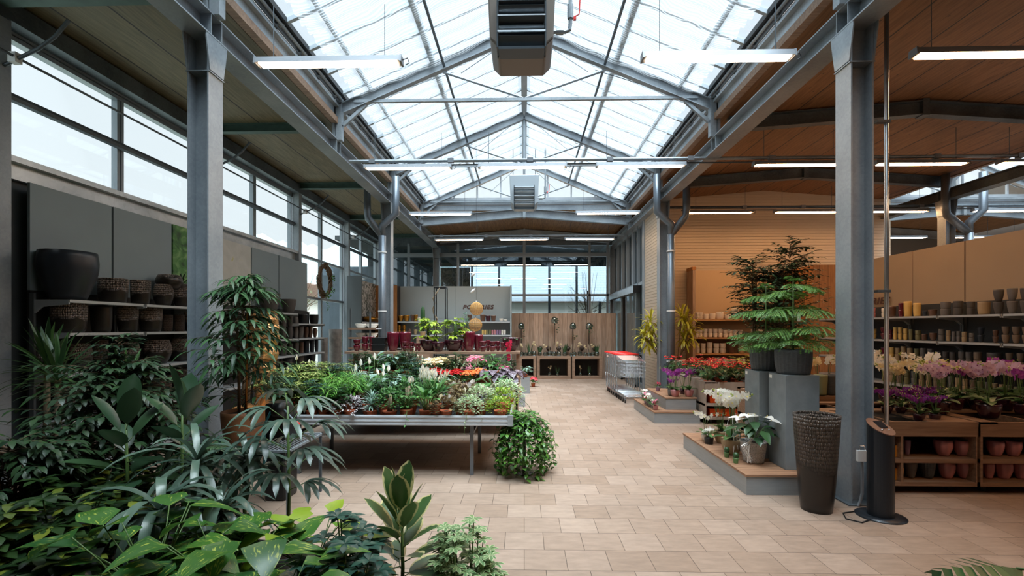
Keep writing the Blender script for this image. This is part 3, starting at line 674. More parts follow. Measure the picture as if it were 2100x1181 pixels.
def figtree(H, Rr, nb, L, W, base=0, per=9, droop=1.0, cone=.0, prof=LANCE, seg=3, low=.15, twl=.3, sag=.5):
    """central stems with arching twigs carrying alternate drooping leaves"""
    f, s = M(), M()
    st = [(rnd(-.03, .03), rnd(-.03, .03)) for _ in range(3)]
    for (x, y) in st: s.tube([(x, y, base), (x*1.5+.01, y*1.5, base+(H-base)*.5), (x*2.5, y*2.5, H*.93)], [.012, .009, .004], 6)
    for i in range(nb):
        t = low+(1-low)*R.random()**.85; z = base+(H-base)*t
        rad = Rr*(math.sin(PI*min(1, .18+.70*t**.8))**.6 if not cone else (1-t)**cone*1.0+.12)
        a = rnd(0, 6.28); d = dirv(a, rnd(.2, .75)); L0 = rad*rnd(.55, 1.05)
        p = Vector((0, 0, z)); pts = [p.copy()]; k = 6
        for j in range(k):
            p = p+d*(L0/k); d = (d+Vector((0, 0, -sag/k))).normalized(); pts.append(p.copy())
        s.tube(pts, [.004-.0005*j for j in range(k+1)], 4)
        for j in range(per):
            u = .25+.75*(j+R.random()*.6)/per; u = min(u, .999); ii = int(u*k); q = pts[ii].lerp(pts[ii+1], u*k-ii)
            dd = (pts[ii+1]-pts[ii]).normalized(); sd = dd.cross(Vector((0, 0, 1))).normalized()*(1 if j % 2 else -1)
            f.leaf(q, dd*.7+sd*.8+Vector((0, 0, rnd(-.35, .15))), L*rnd(.7, 1.1), W*rnd(.8, 1.1), droop, .18, prof, seg)
        f.leaf(pts[-1], d, L, W, droop, .15, prof, seg)
    return f, s
def rosette(p, n, L, W, e0=1.45, e1=-.1, droop=1.2, prof=STRAP, seg=5, m=None, fold=.22):
    m = m or M(); p = Vector(p)
    for i in range(n):
        t = i/max(1, n-1); el = e0+(e1-e0)*t; a = i*2.39996+rnd(-.2, .2)
        m.leaf(p+Vector((0, 0, -.12*t*L)), dirv(a, el+rnd(-.12, .12)), L*rnd(.8, 1.05)*(.75+.25*math.sin(PI*min(1, t+.25))), W, droop*rnd(.6, 1.2), fold, prof, seg)
    return m
def canes(pts, r=.02, m=None):
    m = m or M()
    for a, b in pts: m.tube([a, Vector(a).lerp(Vector(b), .5)+Vector((rnd(-.02, .02), rnd(-.02, .02), 0)), b], [r*1.1, r, r*.9], 8)
    return m
def rubber(H, n, L, W, e=.8, droop=.35, base=0, seg=6):
    f, s = M(), M(); s.tube([(0, 0, base), (.01, 0, H*.6), (0, .01, H)], [.012, .01, .006], 7)
    for i in range(n):
        t = i/(n-1); z = base+(H-base)*(.35+.65*t); a = i*2.4+rnd(-.2, .2); el = .1+1.15*t**1.5*e
        p = Vector((.01*math.cos(a), .01*math.sin(a), z)); d = dirv(a, el); q = p+d*.04; s.tube([p, q], .003, 5)
        f.leaf(q, d, L*rnd(.8, 1.05), W*rnd(.9, 1.05), droop, .22, OVAL, seg)
    f.leaf((0, 0, H), (.1, .05, 1), L*.8, W*.6, .1, .5, OVAL, seg)
    return f, s
def hearts(Rr, H, n, L, W, droop=.9, prof=HEART, trail=0, tl=.5, z0=0, seg=4, el=(.2, 1.3)):
    f, s = M(), M()
    for i in range(n):
        a = rnd(0, 6.28); e = rnd(*el); r = rnd(.45, 1); tip = Vector((Rr*r*math.cos(a)*math.cos(e*.6), Rr*r*math.sin(a)*math.cos(e*.6), z0+H*math.sin(e)*rnd(.6, 1)))
        b = Vector((rnd(-.03, .03), rnd(-.03, .03), z0)); s.tube([b, b.lerp(tip, .6)+Vector((0, 0, .03)), tip], .0028, 4)
        f.leaf(tip, dirv(a+rnd(-.5, .5), rnd(-.35, .5)), L*rnd(.7, 1.1), W*rnd(.8, 1.1), droop, .2, prof, seg)
    for i in range(trail):
        a = rnd(0, 6.28); rq = rnd(.3, .9); p = Vector((Rr*rq*math.cos(a), Rr*rq*math.sin(a), z0+.03)); d = dirv(a, rnd(-1.2, .1)); pts = [p.copy()]
        l = tl*rnd(.6, 1); k = max(4, int(l/.05))
        for j in range(k):
            p = p+d*(l/k); d = (d+Vector((rnd(-.1, .1), rnd(-.1, .1), -.45))).normalized(); pts.append(p.copy())
            f.leaf(p, Vector((rnd(-1, 1), rnd(-1, 1), rnd(-.6, .3))), L*rnd(.5, .8), W*rnd(.5, .8), droop, .15, prof, 3)
        s.tube(pts, .002, 4)
    return f, s
def mound(Rr, H, n, L, W, prof=OVAL, z0=0, droop=.5, seg=2, up=.05, flat=False):
    f = M()
    for i in range(n):
        v = sph(0, up if not flat else .3); k = rnd(.72, 1.0); p = Vector((v.x*Rr*k, v.y*Rr*k, z0+v.z*H*k))
        f.leaf(p, Vector((v.x, v.y, v.z*.3))+Vector((rnd(-.6, .6), rnd(-.6, .6), rnd(-.2, .5))), L*rnd(.7, 1.15), W*rnd(.8, 1.1), droop, .15, prof, seg)
    return f
def flower5(m, p, nrm, r, petals=5, w=.75, seg=2, cup=.15):
    nrm = Vector(nrm).normalized(); x = nrm.cross(Vector((0, 0, 1)))
    if x.length < .1: x = Vector((1, 0, 0))
    x.normalize(); y = nrm.cross(x); a0 = rnd(-.15, .15)+PI/2
    for k in range(petals):
        a = a0+2*PI*k/petals; d = x*math.cos(a)+y*math.sin(a)+nrm*cup
        m.leaf(p, d, r, r*w*(1.25 if petals == 5 and k in (1, 4) else 1), 0, .06, OVAL, seg, nrm)
# ---- leaf materials
LM = dict(
 benj=leafmat('weeping_fig_leaf', '#182f1d', '#304b28', .42, .1, spec=.4), longf=leafmat('long_fig_leaf', '#1f3b27', '#3a6034', .48, .15, spec=.35),
 sche=leafmat('umbrella_leaf', '#172b15', '#2e4620', .28, .12, spec=.6, hi='#6f7a2c'), schey=leafmat('variegated_umbrella_leaf', '#3d6a2a', '#5d8432', .38, .2, 'centre', '#d9cf86', 5, .36),
 scheb=leafmat('blue_green_umbrella_leaf', '#21423a', '#38594a', .3, .14), schel=leafmat('light_umbrella_leaf', '#4e7a4a', '#7d9c62', .4, .2, 'margin', '#c8d5a4', 5, .72),
 rub=leafmat('rubber_leaf', '#24402c', '#3a5636', .28, .12, spec=.7), rubv=leafmat('cream_edged_rubber_leaf', '#2c4a2c', '#466532', .3, .15, 'margin', '#cfc58c', 5, .74),
 yucca=leafmat('yucca_leaf', '#2a4a2c', '#4c6f34', .4, .15), drac=leafmat('dracaena_leaf', '#31463c', '#5a7060', .28, .1), dracy=leafmat('yellow_dracaena_leaf', '#a8a02c', '#d8c93e', .38, .25, 'centre', '#7b8a2a', 4, .22),
 poth=leafmat('golden_pothos_leaf', '#295626', '#43702b', .32, .2, 'streak', '#b4bf50', 3.2, .64), pothd=leafmat('green_pothos_leaf', '#2c5a2a', '#4d7c2e', .3, .22, 'streak', '#a9b94a', 3, .66),
 lime=leafmat('lime_leaf', '#5f8a24', '#a3b534', .38, .25), palm=leafmat('palm_leaf', '#3f7a2e', '#74a544', .4, .25), mid=leafmat('mid_green_leaf', '#2f5f32', '#5a8a45', .36, .2),
 dark=leafmat('dark_green_leaf', '#1f3d24', '#355a30', .35, .15), pale=leafmat('pale_variegated_leaf', '#6f9a5c', '#a6bf84', .45, .25, 'margin', '#e3e6cf', 5, .66),
 silver=leafmat('silver_striped_leaf', '#46705a', '#6c9080', .35, .18, 'veins', '#b9cbc0', 4, .56), purp=leafmat('purple_striped_leaf', '#5c4a58', '#7c6a72', .4, .15, 'centre', '#cfd2cc', 5, .42),
 rexb=leafmat('dark_begonia_leaf', '#33242f', '#54424e', .35, .12, 'veins', '#9a8f9c', 4, .56), pine=leafmat('pine_needle', '#3a6626', '#5f8c38', .5, .15), bronze=leafmat('bronze_leaf', '#4a3b2c', '#8a7a52', .4, .18),
 orch=leafmat('orchid_leaf', '#27492a', '#3f6634', .3, .12), bluegr=leafmat('blue_green_twig_leaf', '#4d7a68', '#6b9480', .5, .1))
def petal(name, c1, c2, tr=.3): return leafmat(name, c1, c2, .5, tr)
PT = dict(white=petal('white_petal', '#ece8df', '#fbf9f2'), cream=petal('cream_petal', '#f0dcae', '#fbeecb'), purple=petal('purple_petal', '#8e2f96', '#b755b4'), lilac=petal('lilac_petal', '#cfa6c4', '#e6cbd9'),
 violet=petal('violet_petal', '#7a2d8f', '#a83fa6'), red=petal('red_petal', '#c4101c', '#e52a2a'), orange=petal('orange_petal', '#ee6a2a', '#f79a4c'), pink=petal('pink_petal', '#d8507c', '#f0a0b4'),
 magenta=petal('magenta_petal', '#d91f55', '#ef4a72'), coral=petal('coral_spathe', '#cf2a34', '#e24c58'), yellow=petal('yellow_petal', '#e6cf5a', '#f6e9a8'), green=petal('green_bud', '#a7b54a', '#c6cf6c'), dpurple=petal('deep_purple_lip', '#5c1450', '#8a2a66'))
STEM = pmat('green_stem', '#4a6630', .5); BARK = pmat('brown_bark', '#5d4936', .9, 0, .2, 30, .5, 60); CANE = pmat('pale_cane', '#8a7a62', .8, 0, .2, 20); TAG = pmat('white_price_tag', '#f1f0ea', .6)
# ---- pot materials
PM = dict(
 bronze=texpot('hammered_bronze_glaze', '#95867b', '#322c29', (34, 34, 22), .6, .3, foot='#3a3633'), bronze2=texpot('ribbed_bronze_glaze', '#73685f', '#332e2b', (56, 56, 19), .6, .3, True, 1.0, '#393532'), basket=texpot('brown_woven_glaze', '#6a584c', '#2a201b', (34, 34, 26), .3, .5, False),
 anth=pmat('anthracite_pot', '#252c35', .38, 0, .04), dgrey=pmat('dark_grey_pot', '#4b4745', .55, 0, .06), mgrey=pmat('mid_grey_pot', '#6a6663', .5, 0, .08), taupe=pmat('taupe_pot', '#7d6a58', .5, 0, .08), brown=pmat('brown_glazed_pot', '#5f4436', .28, .1, .1, coat=.4),
 burg=pmat('burgundy_glaze', '#5e1526', .18, 0, .15, 10, coat=.7), burgd=pmat('dark_plum_glaze', '#3a1322', .2, 0, .15, 10, coat=.7), pink=pmat('dusty_pink_glaze', '#b5777a', .3, 0, .2, 14, coat=.3, stretch=(1, 1, .15)), white=pmat('white_ceramic', '#e6ddd0', .4, 0, .03), cream=pmat('cream_ceramic', '#d8b46a', .35, 0, .08),
 olive=pmat('olive_ceramic', '#77724f', .4, 0, .06), sand=pmat('sand_ceramic', '#a48c6a', .45, 0, .06), gold=pmat('gold_glaze', '#b07c32', .28, .75, .1), orange=pmat('orange_pot', '#ee5a1e', .4), ochre=pmat('ochre_box', '#c07a2a', .45), lav=pmat('lavender_pot', '#8d6f8c', .4),
 green=pmat('green_pot', '#5b8050', .5), sage=pmat('sage_pot', '#939a78', .5), grey=pmat('grey_ribbed_pot', '#4c5155', .6, 0, .15, 25, .25, 30, (1, 1, 4)), terra=TERRA, bigterra=pmat('ochre_terracotta', '#8f6040', .6, 0, .12, 5, .15, 20, (1, 1, 6)),
 weave=texpot('white_wicker_weave', '#efeae6', '#a0958f', (34, 34, 40), 0, .6, False, st=(.4, .75)), whitetall=pmat('tall_white_planter', '#d3c2b2', .45), black=BLACKP, stone=pmat('weathered_tall_vase', '#7a7672', .6, .1, .3, 9, .3, 25), copper=pmat('crumpled_copper', '#c8935e', .28, .6, .15, 8, .9, 9))
def plant(name, fol, fm, stem=None, pot=None, pm=None, soil=None, extra=(), sm=None, z=0):
    r = empty(name, link=False)
    if pot: kid(r, pot.build('pot', PM[pm] if isinstance(pm, str) else pm, None, True, False))
    if soil: kid(r, soil.build('soil', SOIL, None, False, False))
    def up(m):
        if z:
            for v in m.v: v.z += z
        return m
    if stem and stem.v: kid(r, up(stem).build('stem', sm or STEM, None, True, False))
    if fol: kid(r, up(fol).build('foliage', LM[fm] if isinstance(fm, str) else fm, None, True, False))
    for nm, m, mt in extra:
        if m.v: kid(r, up(m).build(nm, mt, None, True, False))
    return r
def orchid(col, lip, potmt, pr=.06, ph=.11, H=.5, nst=2, nf=7, fr=.042, leaf=.2, flute=0, small=False, style='bowl'):
    f, s, fl, lp, bd = M(), M(), M(), M(), M()
    for i in range(5):
        a = i*2.4; f.leaf((.01*math.cos(a), .01*math.sin(a), ph), dirv(a, rnd(.35, .8)), leaf*rnd(.8, 1.1), leaf*.34, .9, .25, STRAP, 4)
    for k in range(nst):
        a = rnd(0, 6.28) if not small else k*2.1; lean = rnd(.06, .14) if not small else rnd(.02, .1); pts = []
        for j in range(11):
            t = j/10; z = ph+(H-ph)*(math.sin(t*PI*.56)); rr = lean*t+(.16 if not small else .06)*max(0, t-.55)**1.3*3
            pts.append(Vector((rr*math.cos(a), rr*math.sin(a), z)))
        s.tube(pts, .0028, 5)
        for j in range(nf):
            t = .5+.5*j/nf; i0 = int(t*10); q = pts[min(i0, 9)].lerp(pts[min(i0+1, 10)], t*10-i0)
            sd = 1 if j % 2 else -1; px = Vector((-math.sin(a), math.cos(a), 0))*sd
            p = q+px*fr*.75+Vector((0, 0, -.2*fr)); n = (px*.5+Vector((math.cos(a), math.sin(a), -.1))+Vector((rnd(-.3, .3), -.55, rnd(-.2, .2))))
            flower5(fl, p, n, fr*rnd(.9, 1.1), 5, .85, 2)
            nn = n.normalized(); lp.leaf(p, nn+Vector((0, 0, -.5)), fr*.5, fr*.35, .5, .3, OVAL, 2)
        for j in range(3): bd.obox(pts[-1]+Vector((rnd(-.02, .02), rnd(-.02, .02), .012*j)), (fr*.28, fr*.28, fr*.34), Matrix.Rotation(rnd(0, 3), 3, 'X'))
    if not small and nst:
        for k in range(nst): s.tube([(0.01*k, 0, ph*.8), (.02*k+.01, 0, H*.8)], .002, 4)
    return plant('potted_orchid', f, 'orch', s, potm(pr*.62, pr, ph, style, flute, .1 if flute else 0), potmt, soilm(pr*.85, ph*.9), (('blossoms', fl, PT[col]), ('lips', lp, PT[lip]), ('buds', bd, PT['green'])))
# ================================================================ FURNITURE AND GOODS
POTC = {}
DESC = dict(bronze='hammered bronze-glazed', bronze2='ribbed bronze-glazed', basket='brown woven-texture', anth='anthracite', dgrey='dark grey-brown', mgrey='mid grey', taupe='taupe', brown='glossy brown', burg='burgundy glazed', burgd='dark plum fluted',
 pink='dusty pink', white='off-white', cream='cream yellow', olive='olive green', sand='sand coloured', gold='golden', orange='bright orange', ochre='ochre', lav='lavender', green='green', sage='sage green', grey='grey ribbed', black='black', stone='weathered grey', copper='crumpled copper')
def potthing(mt, style, rb, rt, h, loc, label, cat='pot', group=None, flute=0, name=None, rz=0, inner=.25, n=20):
    key = (mt, style, round(rb, 2), round(rt, 2), round(h, 2), flute)
    if key not in POTC:
        POTC[key] = potm(rb, rt, h, style, flute, .09 if flute else 0, n, min(.012, rt*.12), inner).build(name or 'plant_pot', PM[mt], None, True, False)
    o = POTC[key].copy(); COL.objects.link(o); o.location = loc; o.rotation_euler = (0, 0, rz)
    return tag(o, label, cat, group)
RATIO = dict(taper=.72, bowl=.5, round=.6, vase=.6, drum=.8, tulip=.55, bell=.6)
def shelfrow_x(items, X, Z, where, group):
    """pots on a shelf along a wall plane X=const; items: (px, width px, height px, material, style, stack)"""
    cnt = {}
    for it in sorted(items, key=lambda t: t[0]):
        px, w, h, mt, st = it[:5]; stack = it[5] if len(it) > 5 else 1
        u = abs(px-1050)/F; q = atX(px, 671, X); t = (-q.x*_s+q.y*_c)
        rt = w*t/F/math.sqrt(1+u*u)/2; hh = h*t/F/stack; cnt[mt] = cnt.get(mt, 0)+1
        for k in range(stack):
            potthing(mt, st, rt*RATIO[st], rt*(.78 if st == 'round' else 1), hh, (X, q.y, Z+hh*k+.001*k), plabel(mt, 'pot', stack, k, cnt[mt], where), 'pot', group)
def plabel(mt, kd, stack, k, n, where):
    return '%s %s%s, %s from left of its colour on %s' % (('', 'lower ', 'upper ')[0 if stack == 1 else k+1]+DESC[mt], kd, '', NTH[min(19, n-1)], where)
def shelfrow_y(items, Y, Z, where, group):
    cnt = {}
    for it in sorted(items, key=lambda t: t[0]):
        px, w, h, mt, st = it[:5]; stack = it[5] if len(it) > 5 else 1
        fl = it[6] if len(it) > 6 else 0; dy = it[7] if len(it) > 7 else 0
        x = atY(px, 671, Y+dy).x; sc = (Y+dy)/F; u = abs(px-1050)/F
        rt = w*sc/2/math.sqrt(1+u*u); hh = h*sc/stack; cnt[mt] = cnt.get(mt, 0)+1
        for k in range(stack):
            potthing(mt, st, rt*RATIO[st], rt*(.78 if st == 'round' else 1), hh, (x, Y+dy, Z+hh*k+.001*k), plabel(mt, 'vase' if h > 30 and stack == 1 and w < 30 else 'pot', stack, k, cnt[mt], where), 'pot', group, fl)
# ---- left gondola
SHF = pmat('shelf_grey_metal', '#b4babd', .4, .2); UPR = pmat('perforated_upright', '#5d6468', .5, .3); SBACK = pmat('dark_shelf_back', '#2c2f31', .7)
def pictmat(name, stops, sc, dist=2):
    m, nt, b, N, L = newmat(name); tc = N.new('ShaderNodeTexCoord'); n = N.new('ShaderNodeTexNoise'); n.inputs['Scale'].default_value = sc; n.inputs['Detail'].default_value = 6; n.inputs['Distortion'].default_value = dist
    L.new(tc.outputs['Object'], n.inputs[0]); L.new(ramp(N, L, n.outputs[0], stops), b.inputs['Base Color']); b.inputs['Roughness'].default_value = .5; return m
PIC1 = pictmat('green_leaf_print', [(.35, '#1f4a22'), (.5, '#3f7a35'), (.7, '#7fa86a')], 3.5); PIC2 = pictmat('pale_flower_print', [(.35, '#b9bcb8'), (.58, '#c8c9c6'), (.66, '#b9b86a'), (.75, '#8e9a4a')], 2.6, 1)
PIC3 = pictmat('orchid_print', [(.3, '#2e332b'), (.45, '#7b7a6c'), (.55, '#d9d2cc'), (.7, '#e8e2dc'), (.8, '#6a2a3c')], 5, 2)
def bay(name, X0, X1, y0, y1, shelves, ptop, label, group, panel, front, pz0=2.05):
    """shelving bay against a wall plane at X0; shelves reach to X1"""
    r = empty(name, (X0, y0, 0)); tag(r, label, 'shelving', group); sg = 1 if X1 > X0 else -1; D = abs(X1-X0); W = y1-y0
    def bx(m, a, b, c, d, e, f): return m.box(sg*a, sg*b, c, d, e, f)
    p = bx(M(), -.03, 0, .01, W-.01, pz0, ptop).build('header_panel', panel, r)
    bx(M(), -.03, 0, .01, W-.01, .0, pz0).build('back_panel', SBACK, r)
    for y in (.0, W-.025): bx(M(), 0, .05, y, y+.025, 0, 2.02).build('upright', UPR, r)
    for z in shelves:
        s = bx(M(), .04, D, .005, W-.005, z-.03, z).build('shelf', SHF if front is None else front, r)
        for y in (.006, W-.02): M().prism([(sg*.03, z-.14), (sg*.06, z-.14), (sg*.14, z-.075), (sg*D, z-.05), (sg*D, z-.0), (sg*.03, z-.0)] , 'y', y, y+.012).build('bracket', SHF, s)
    return r, p
LB = [4.87, 5.89, 6.91, 7.93, 8.95, 9.97, 11.3]
for i in range(6):
    sh = (1.95, 1.60, 1.17, .67, .14) if i < 5 else (1.74, 1.42, 1.08, .67, .14)
    if i == 4: sh = (1.95, 1.42, 1.08, .67, .14)
    bay('pot_shelving', -5.18, -4.76, LB[i], LB[i+1]-.01, sh, 3.18, 'shelving bay with %s header panel, left wall, %s from the front' % (('grey', 'grey', 'leafy green picture', 'pale flower picture', 'grey', 'grey')[i], NTH[i]), 'shelving bays on the left wall', (PANELG, PANELG, PIC1, PIC2, PANELG, PANELG)[i], SHF)
LBL = 'left wall shelves'
g = 'pots on the left shelves'
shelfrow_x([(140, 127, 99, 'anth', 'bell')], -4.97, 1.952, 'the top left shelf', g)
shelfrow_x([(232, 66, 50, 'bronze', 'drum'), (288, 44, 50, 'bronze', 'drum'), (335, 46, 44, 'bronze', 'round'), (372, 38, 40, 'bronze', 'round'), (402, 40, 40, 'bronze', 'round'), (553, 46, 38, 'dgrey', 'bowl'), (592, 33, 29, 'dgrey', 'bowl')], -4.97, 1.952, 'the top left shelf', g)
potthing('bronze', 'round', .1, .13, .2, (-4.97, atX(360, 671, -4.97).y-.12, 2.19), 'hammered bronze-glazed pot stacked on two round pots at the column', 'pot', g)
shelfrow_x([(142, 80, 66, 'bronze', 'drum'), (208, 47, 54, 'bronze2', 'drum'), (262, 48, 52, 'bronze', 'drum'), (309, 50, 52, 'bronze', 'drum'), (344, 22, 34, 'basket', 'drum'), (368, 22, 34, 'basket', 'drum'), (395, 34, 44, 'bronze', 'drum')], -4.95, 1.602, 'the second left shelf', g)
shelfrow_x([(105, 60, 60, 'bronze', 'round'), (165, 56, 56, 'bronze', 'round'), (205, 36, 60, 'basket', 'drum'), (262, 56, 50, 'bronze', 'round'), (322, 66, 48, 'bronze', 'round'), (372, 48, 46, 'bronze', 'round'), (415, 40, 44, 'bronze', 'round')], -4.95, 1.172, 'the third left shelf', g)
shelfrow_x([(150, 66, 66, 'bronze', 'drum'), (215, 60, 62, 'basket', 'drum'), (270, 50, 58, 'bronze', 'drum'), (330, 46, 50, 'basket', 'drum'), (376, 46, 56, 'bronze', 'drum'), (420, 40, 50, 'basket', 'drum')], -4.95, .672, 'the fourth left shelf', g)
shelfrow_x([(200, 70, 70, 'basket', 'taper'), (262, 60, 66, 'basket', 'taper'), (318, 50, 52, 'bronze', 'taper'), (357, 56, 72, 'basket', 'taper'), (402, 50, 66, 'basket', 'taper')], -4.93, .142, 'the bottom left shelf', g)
shelfrow_x([(559, 28, 44, 'anth', 'drum'), (581, 14, 48, 'dgrey', 'round', 2), (595, 13, 46, 'dgrey', 'round', 2), (607, 11, 44, 'mgrey', 'round', 2), (617, 13, 24, 'mgrey', 'taper'), (628, 10, 23, 'brown', 'round'), (637, 9, 22, 'brown', 'round'), (646, 9, 19, 'brown', 'round')], -4.95, 1.422, 'the wreath-side middle shelf', g)
shelfrow_x([(555, 30, 26, 'brown', 'bowl'), (580, 17, 25, 'dgrey', 'drum'), (595, 12, 24, 'dgrey', 'drum'), (607, 12, 24, 'dgrey', 'drum'), (618, 10, 23, 'brown', 'drum'), (629, 11, 24, 'anth', 'drum'), (640, 10, 24, 'anth', 'drum'), (649, 8, 24, 'anth', 'drum')], -4.93, 1.082, 'the wreath-side lower shelf', g)
shelfrow_x([(622, 21, 19, 'black', 'drum'), (644, 19, 19, 'black', 'drum')], -4.95, 1.742, 'the shelf below the wreath', g)
shelfrow_x([(560, 26, 40, 'dgrey', 'taper'), (590, 20, 34, 'anth', 'taper'), (615, 18, 34, 'dgrey', 'taper'), (640, 16, 34, 'anth', 'taper')], -4.93, .672, 'the lowest wreath-side shelf', g)
for px, w, ytop, Y in ((665, 15, 692, 11.5), (688, 27, 675, 11.9)):
    q = atY(px, ytop, Y); potthing('stone', 'vase', w*Y/F*.36, w*Y/F*.48, q.z, (q.x, Y, 0), 'tall weathered grey floor vase %s, beyond the left shelves' % ('short and narrow' if w < 20 else 'wide and highest'), 'vase', None, 0, 'floor_vase', 0, .1)
# wreath
r = empty('twig_wreath', (-5.18, 12.3, 2.87)); tag(r, 'brown twig wreath with green ivy hanging in the clear left window', 'wreath')
m = M()
for k in range(16):
    ph = rnd(0, 6.28); rr = rnd(-.05, .05); pts = []
    for j in range(41):
        a = 2*PI*j/40; q = .4+rr+.035*math.sin(a*7+ph); pts.append((.04*math.cos(a*6+ph), q*math.cos(a)*.92, q*math.sin(a)))
    m.tube(pts, .013, 5, False)
m.build('twig_ring', BARK, r, True)
f = M()
for j in range(60):
    a = rnd(-2.2, .9); f.leaf((.07+rnd(0, .04), .33*math.cos(a)+rnd(-.06, .06), .33*math.sin(a)+rnd(-.1, .04)), (rnd(0, 1), rnd(-1, 1), rnd(-1, .4)), .07, .05, .4, .1, OVAL, 2)
for j in range(12): f.leaf((.06, rnd(-.05, .1), -.42-.03*j), (rnd(0, 1), rnd(-1, 1), -.6), .06, .04, .4, .1, OVAL, 2)
f.build('ivy', LM['mid'], r); M().tube([(0, 0, .44), (0, 0, .56)], .004, 5).build('hanging_cord', BARK, r)
# picture bay beyond the window
r = empty('picture_display', (-5.15, 13.75, 0)); tag(r, 'dark display bay with blurred orchid picture above a golden bowl', 'shelving')
M().box(0, .03, .28, 2.6, 2.0, 3.14).build('picture_panel', PIC3, r); M().box(0, .42, 0, .1, 0, 3.16).build('side_panel', UPR, r); M().box(0, .42, 2.6, 2.7, 0, 3.1).build('side_panel', PINE, r); M().box(-.02, 0, .1, 2.6, 0, 3.1).build('back_panel', SBACK, r)
for z in (1.82, 1.3, .8): M().box(.0, .42, .1, 2.6, z-.03, z).build('shelf', SHF, r)
o = M().lathe([(.02, 0), (.15, .02), (.24, .09), (.25, .12), (.2, .17), (.08, .19), (.01, .19)], 20).build('gold_bowl', PM['gold'], None, True); o.location = (-4.93, 15.2, 1.821); tag(o, 'flat golden bowl vase on the shelf below the orchid picture', 'bowl')
# tray rack
r = empty('tray_rack', (-3.72, 10.1, 0)); tag(r, 'white rack of wood-edged trays left of the burgundy pots', 'rack')
for x in (.0, .42): M().box(x, x+.03, .0, .03, 0, 1.98 if x else 2.06).build('perforated_post', UPR, r)
for k, z in enumerate((.95, 1.2, 1.42, 1.62)):
    t = M(); t.box(-.02, .55, .02, .45, z, z+.015).build('tray', WHITE, r); M().box(-.03, .56, -.01, .02, z-.01, z+.03).build('tray_edge', BLEACH, r)
for k in range(4):
    for j in range(2): potthing('white', 'bowl', .05, .1+.01*k, .1, (-3.55+.24*j, 10.33, (.966, 1.216, 1.436, 1.636)[k]), 'white oval dish on the %s tray of the rack, %s' % (('lowest', 'second', 'third', 'top')[k], ('left', 'right')[j]), 'dish', 'white dishes on the tray rack')
# ---- back gondola with lettering
def text(s, size, loc, rot, mat, parent, name='lettering', sx=1.25):
    c = bpy.data.curves.new(name, 'FONT'); c.body = s; c.size = size; c.extrude = .004; c.offset = size*.02; c.shear = .22; c.space_character = 1.06; c.align_x = 'CENTER'
    t = bpy.data.objects.new('tmp', c); COL.objects.link(t); dg = bpy.context.evaluated_depsgraph_get(); me = bpy.data.meshes.new_from_object(t.evaluated_get(dg)); bpy.data.objects.remove(t)
    for v in me.vertices: v.co.x *= sx
    me.materials.clear(); me.materials.append(mat); o = bpy.data.objects.new(name, me); COL.objects.link(o); o.location = loc; o.rotation_euler = rot; o.parent = parent
    o['label'] = 'dark brown slanted capital lettering'; return o
LET = pmat('brown_lettering', '#4a2e28', .5)
r = empty('pot_gondola', (-4.0, 15.0, 0)); tag(r, 'pale grey shelf wall with brown lettering POTERIES at the far left', 'shelving')
PANELP = pmat('pale_grey_panel', '#8f999b', .55, 0, .02, 2)
M().box(0, 1.78, .36, .4, 1.95, 2.98).build('header_panel', PANELP, r); M().box(1.785, 3.56, .36, .4, 1.95, 2.98).build('header_panel', PANELP, r); M().box(0, 3.56, .37, .4, 0, 1.95).build('back_panel', PANELP, r)
M().box(-.12, -.0, -.05, .42, 0, 2.98).build('side_board', PINE, r); M().box(3.56, 3.6, -.02, .42, 0, 2.98).build('side_board', PANELP, r)
for z in (1.84, 1.42, 1.0): M().box(0, 3.56, -.02, .36, z-.035, z).build('shelf', SHF, r)
tx = (atY(980, 671, 15.35).x+4.0); text('POTERIES', .185, (tx, .352, 2.25), (PI/2, 0, 0), LET, r, sx=1.2)
g = 'pots on the far shelf wall'
shelfrow_y([(822, 12, 12, 'gold', 'bowl'), (834, 13, 13, 'gold', 'bowl'), (846, 9, 14, 'brown', 'taper'), (853, 9, 14, 'gold', 'taper'), (860, 9, 8, 'white', 'taper'), (963, 10, 14, 'brown', 'taper'), (990, 12, 14, 'brown', 'taper'), (1001, 11, 12, 'burgd', 'taper'), (1012, 11, 12, 'brown', 'taper'), (1028, 9, 6, 'white', 'bowl'), (1037, 7, 4, 'white', 'bowl')], 15.12, 1.842, 'the upper far shelf', g)
shelfrow_y([(819, 8, 20, 'gold', 'round', 2), (829, 9, 20, 'gold', 'round', 2), (840, 9, 12, 'brown', 'round'), (852, 8, 11, 'sand', 'taper'), (948, 6, 14, 'orange', 'taper'), (956, 6, 15, 'orange', 'taper')]+[(990+5*k, 4.4, 10, ('cream', 'olive', 'pink', 'lav', 'white')[min(k//2, 4)], 'drum') for k in range(10)], 15.12, 1.422, 'the lower far shelf', g)
shelfrow_y([(824+14*k, 11, 10, ('gold', 'brown', 'anth', 'sand')[k % 4], 'taper') for k in range(5)], 15.12, 1.002, 'the lowest far shelf', g)
